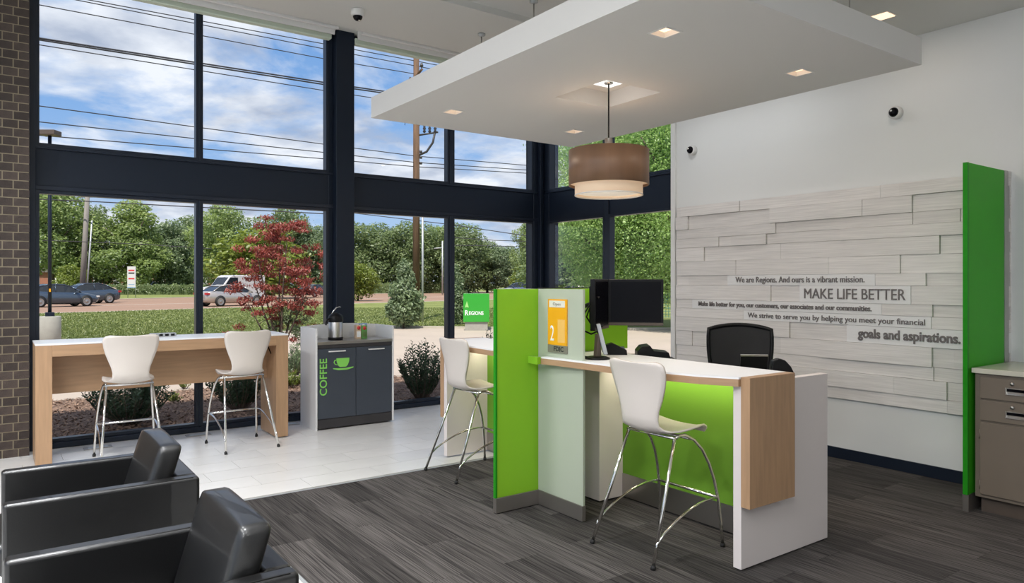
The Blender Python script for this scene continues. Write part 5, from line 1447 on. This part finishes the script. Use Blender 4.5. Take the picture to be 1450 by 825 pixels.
# cars --------------------------------------------------------------------
CARS = {}
def car_meshes():
    L = 2.35
    st = [(-2.35, .42, .78, .62), (-2.28, .30, .95, .76), (-2.0, .24, 1.02, .86), (-1.6, .22, 1.04, .90), (-1.0, .20, 1.0, .91), (0, .20, .96, .91), (0.7, .20, .94, .91), (1.1, .20, .92, .90), (1.6, .22, .84, .88), (2.0, .24, .76, .84), (2.25, .30, .68, .74), (2.35, .38, .58, .60)]
    m = MB(); n = 10
    for (x, zb, zt, w) in st:
        zm = zb + (zt - zb) * 0.55
        for (y, z) in ((-w * .85, zb), (-w, zb + .12), (-w, zm), (-w * .95, zt - .04), (-w * .80, zt), (w * .80, zt), (w * .95, zt - .04), (w, zm), (w, zb + .12), (w * .85, zb)): m.v.append((x, y, z))
    for i in range(len(st) - 1):
        for k in range(n):
            m.f.append((i*n + k, i*n + (k+1) % n, (i+1)*n + (k+1) % n, (i+1)*n + k)); m.smooth.append(k not in (9,))
    m.f.append(tuple(range(n))); m.f.append(tuple((len(st)-1)*n + k for k in range(n - 1, -1, -1))); m.smooth += [False, False]
    CARS['body'] = m
    gh = [(-1.95, 1.00, .74), (-1.15, 1.40, .60), (-0.7, 1.45, .60), (0.1, 1.44, .60), (0.45, 1.36, .61), (1.15, .92, .74)]
    g = MB()
    for (x, zt, w) in gh:
        for (y, z) in ((-.80, .90), (-w, zt), (w, zt), (.80, .90)): g.v.append((x, y, max(z, .90)))
    for i in range(len(gh) - 1):
        for k in range(4): g.f.append((i*4 + k, i*4 + (k+1) % 4, (i+1)*4 + (k+1) % 4, (i+1)*4 + k)); g.smooth.append(False)
    g.f.append((0, 1, 2, 3)); g.f.append((23, 22, 21, 20)); g.smooth += [False, False]
    CARS['glass'] = g
    r = MB()
    rp = [(-1.28, 1.355), (-1.15, 1.41), (-0.7, 1.465), (0.1, 1.455), (0.45, 1.375), (0.62, 1.275)]
    for (x, z) in rp:
        for (y, dz) in ((-.615, -.02), (-.50, .012), (.50, .012), (.615, -.02)): r.v.append((x, y, z + dz))
    for i in range(len(rp) - 1):
        for k in range(3): r.f.append((i*4 + k, i*4 + k + 1, (i+1)*4 + k + 1, (i+1)*4 + k)); r.smooth.append(True)
    for s in (-1, 1):
        for pts in (((-1.95, .80, .98), (-1.28, .625, 1.36)), ((-0.45, .815, .93), (-0.40, .61, 1.46)), ((1.15, .80, .93), (0.60, .635, 1.29)), ((-1.25, .625, 1.365), (-0.7, .61, 1.46), (0.1, .61, 1.45), (0.60, .63, 1.28))):
            r.tube([(x, y * s, z) for x, y, z in pts], 0.03, 5)
    CARS['roof'] = r
    w = MB(); w.lathe([(0, -.10), (.30, -.10), (.33, -.07), (.33, .07), (.30, .10), (0, .10)], seg=24, axis='y')
    CARS['tyre'] = w
    h = MB(); h.lathe([(0, -.115), (.06, -.115), (.07, -.105), (.215, -.105), (.225, -.112), (.235, -.1)], seg=20, axis='y'); h.lathe([(0, .115), (.06, .115), (.07, .105), (.215, .105), (.225, .112), (.235, .1)], seg=20, axis='y')
    CARS['hub'] = h
    ar = MB(); ar.lathe([(0, -.03), (.385, -.03), (.385, .03), (0, .03)], seg=24, axis='y')
    CARS['arch'] = ar
    for k in list(CARS): CARS[k] = CARS[k].mesh(k)
car_meshes()
CM = {}
def part_mesh(key, m):
    if (key, m) not in CM:
        me = CARS[key].copy(); me.materials.append(MATS[m])
        if key in ('body', 'glass', 'roof'):
            bm = bmesh.new(); bm.from_mesh(me); bmesh.ops.recalc_face_normals(bm, faces=bm.faces[:]); bm.to_mesh(me); bm.free()
        CM[(key, m)] = me
    return CM[(key, m)]
def car(label, loc, rz, paint, s=(1, 1, 1), name='car', cat='car'):
    t = thing(name, label, cat, loc, rz); t.scale = s
    def pt(nm, key, m, loc=(0, 0, 0)):
        o = bpy.data.objects.new(nm, part_mesh(key, m)); COL.objects.link(o); o.parent = t; o.location = loc; return o
    pt('body', 'body', paint); pt('windows', 'glass', 'car_glass'); pt('roof', 'roof', paint)
    for x in (-1.42, 1.42):
        for y in (-.80, .80):
            a = pt('wheel_arch', 'arch', 'rubber', (x, y + (0.09 if y > 0 else -0.09), .36))
            w = pt('wheel', 'tyre', 'tyre', (x, y + (0.04 if y > 0 else -0.04), .33)); h = pt('hub_cap', 'hub', 'wheel', (0, 0, 0)); h.parent = w
    for y in (-.66, .66):
        obj('tail_light', B(-2.36, -2.12, y - .14, y + .14, .80, .93), 'tail_red', t, local=True)
        obj('headlight', B(2.12, 2.31, y - .14, y + .14, .60, .70), 'trim_white', t, local=True)
    for y in (-.97, .97): obj('wing_mirror', MB().box(0.72, 0.88, y - .09, y + .09, .93, 1.04), paint, t, 0.02, local=True)
    return t
RA = math.atan2(0.319, 0.948)
car('slate blue sedan heading away, its red tail light beside the leaning pole', at_dist(119, 58, GZ - 0.03), RA + PI, 'car_slate', (1.08, 1.08, 1.12))
car('slate blue sedan partly hidden by the brick side frame and light pole', at_dist(82, 50.5, GZ - 0.03), RA, 'car_slate', (1.05, 1.05, 1.08))
car('silver sedan on the road behind the red maple', at_dist(328, 52.5, GZ - 0.03), RA, 'car_silver', (1.05, 1.05, 1.05))
# white van (taller box body)
t = thing('van', 'white pickup van driving behind the silver sedan', 'van', at_dist(330, 63, GZ - 0.03), RA + PI)
t.scale = (1, 1, 1.27)
obj('body', MB().prism([(-2.6, .35), (2.55, .35), (2.6, .75), (2.5, 1.0), (1.55, 1.12), (0.95, 1.72), (0.6, 1.85), (-2.6, 1.85)], -.95, .95, 'y'), 'car_white', t, 0.05, 2, local=True, fix=True)
obj('side_window', MB().prism([(0.15, 1.18), (1.35, 1.18), (0.88, 1.68), (0.15, 1.68)], -.962, .962, 'y'), 'car_glass', t, local=True, fix=True)
obj('windscreen', MB().prism([(1.50, 1.14), (1.56, 1.14), (1.0, 1.70), (0.94, 1.70)], -.82, .82, 'y'), 'car_glass', t, local=True, fix=True)
for x in (-1.7, 1.7):
    for y in (-.86, .86): 
        o = bpy.data.objects.new('wheel', part_mesh('tyre', 'tyre')); COL.objects.link(o); o.parent = t; o.location = (x, y, .34)
obj('headlight', B(2.45, 2.6, -.85, .85, .80, .95), 'trim_white', t, local=True)
car('dark blue car with red tail lights approaching the corner post', at_dist(733, 95, GZ), RA + 2.4, 'car_blue', (1, 1, 1.15))
car('dark parked car between the red maple and broad window column', at_dist(446, 84, GZ), RA + 0.3, 'car_dark')
for px, l_, c_ in ((224, 'dark car parked beyond the hedge, next to the banner', 'car_dark'), (246, 'white car parked beyond the hedge between a dark and a red one', 'car_white'), (266, 'red car parked beyond the hedge near the thin mullion', 'car_red')):
    car(l_, at_dist(px, 128, GZ + 0.35), RA + 0.2, c_)
for px, t_, l_, c_ in ((815, 52, 'pale car parked outside behind the tree at the corner post', 'car_silver'), (845, 56, 'blue car parked outside just above the lime screen top', 'car_blue')):
    car(l_, at_dist(px, t_, GZ), RA + 1.2, c_)
# brick buildings far behind
def building(label, px, t_, w, h, m, n):
    t = thing('building', label, 'building', at_dist(px, t_, GZ), math.atan2(RX[1], RX[0]) + 0.15)
    wl_ = obj('walls', B(-w/2, w/2, 0, 12, 0, h), m, t, local=True)
    obj('roof', MB().prism([(-w/2 - .5, h), (w/2 + .5, h), (w/2 - 1.5, h + 1.6), (-w/2 + 1.5, h + 1.6)], -.5, 12.5, 'y'), 'far_roof', t, local=True, fix=True)
    for i in range(n):
        x = -w/2 + w * (i + 0.5) / n
        wi = obj('window', B(x - .55, x + .55, -.06, 0.0, h * .35, h * .78), 'trim_white', wl_, local=True)
building('red brick building with small windows behind the parked cars', 270, 150, 26, 3.6, 'far_brick', 9)
building('red brick building glimpsed left of the leaning pole', 80, 120, 22, 3.4, 'far_brick', 7)
# low fence outside the right-hand window
t = thing('mesh_fence', 'teal mesh fence outside the window beside the white wall', 'fence', at_dist(945, 33, GZ), math.atan2(RX[1], RX[0]))
for k in range(4): obj('fence_post', MB().tube([(-1.5 + k, 0, 0), (-1.5 + k, 0, 1.35)], 0.03, 6), 'galv', t, local=True)
m = MB()
for k in range(24): m.tube([(-1.5 + k * 0.13, 0, 0.05), (-1.5 + k * 0.13, 0, 1.3)], 0.012, 4, cap=False)
for k in range(10): m.tube([(-1.5, 0, 0.08 + k * 0.135), (1.5, 0, 0.08 + k * 0.135)], 0.012, 4, cap=False)
obj('mesh_panel', m, 'teal_mesh', t, local=True, kind='stuff')
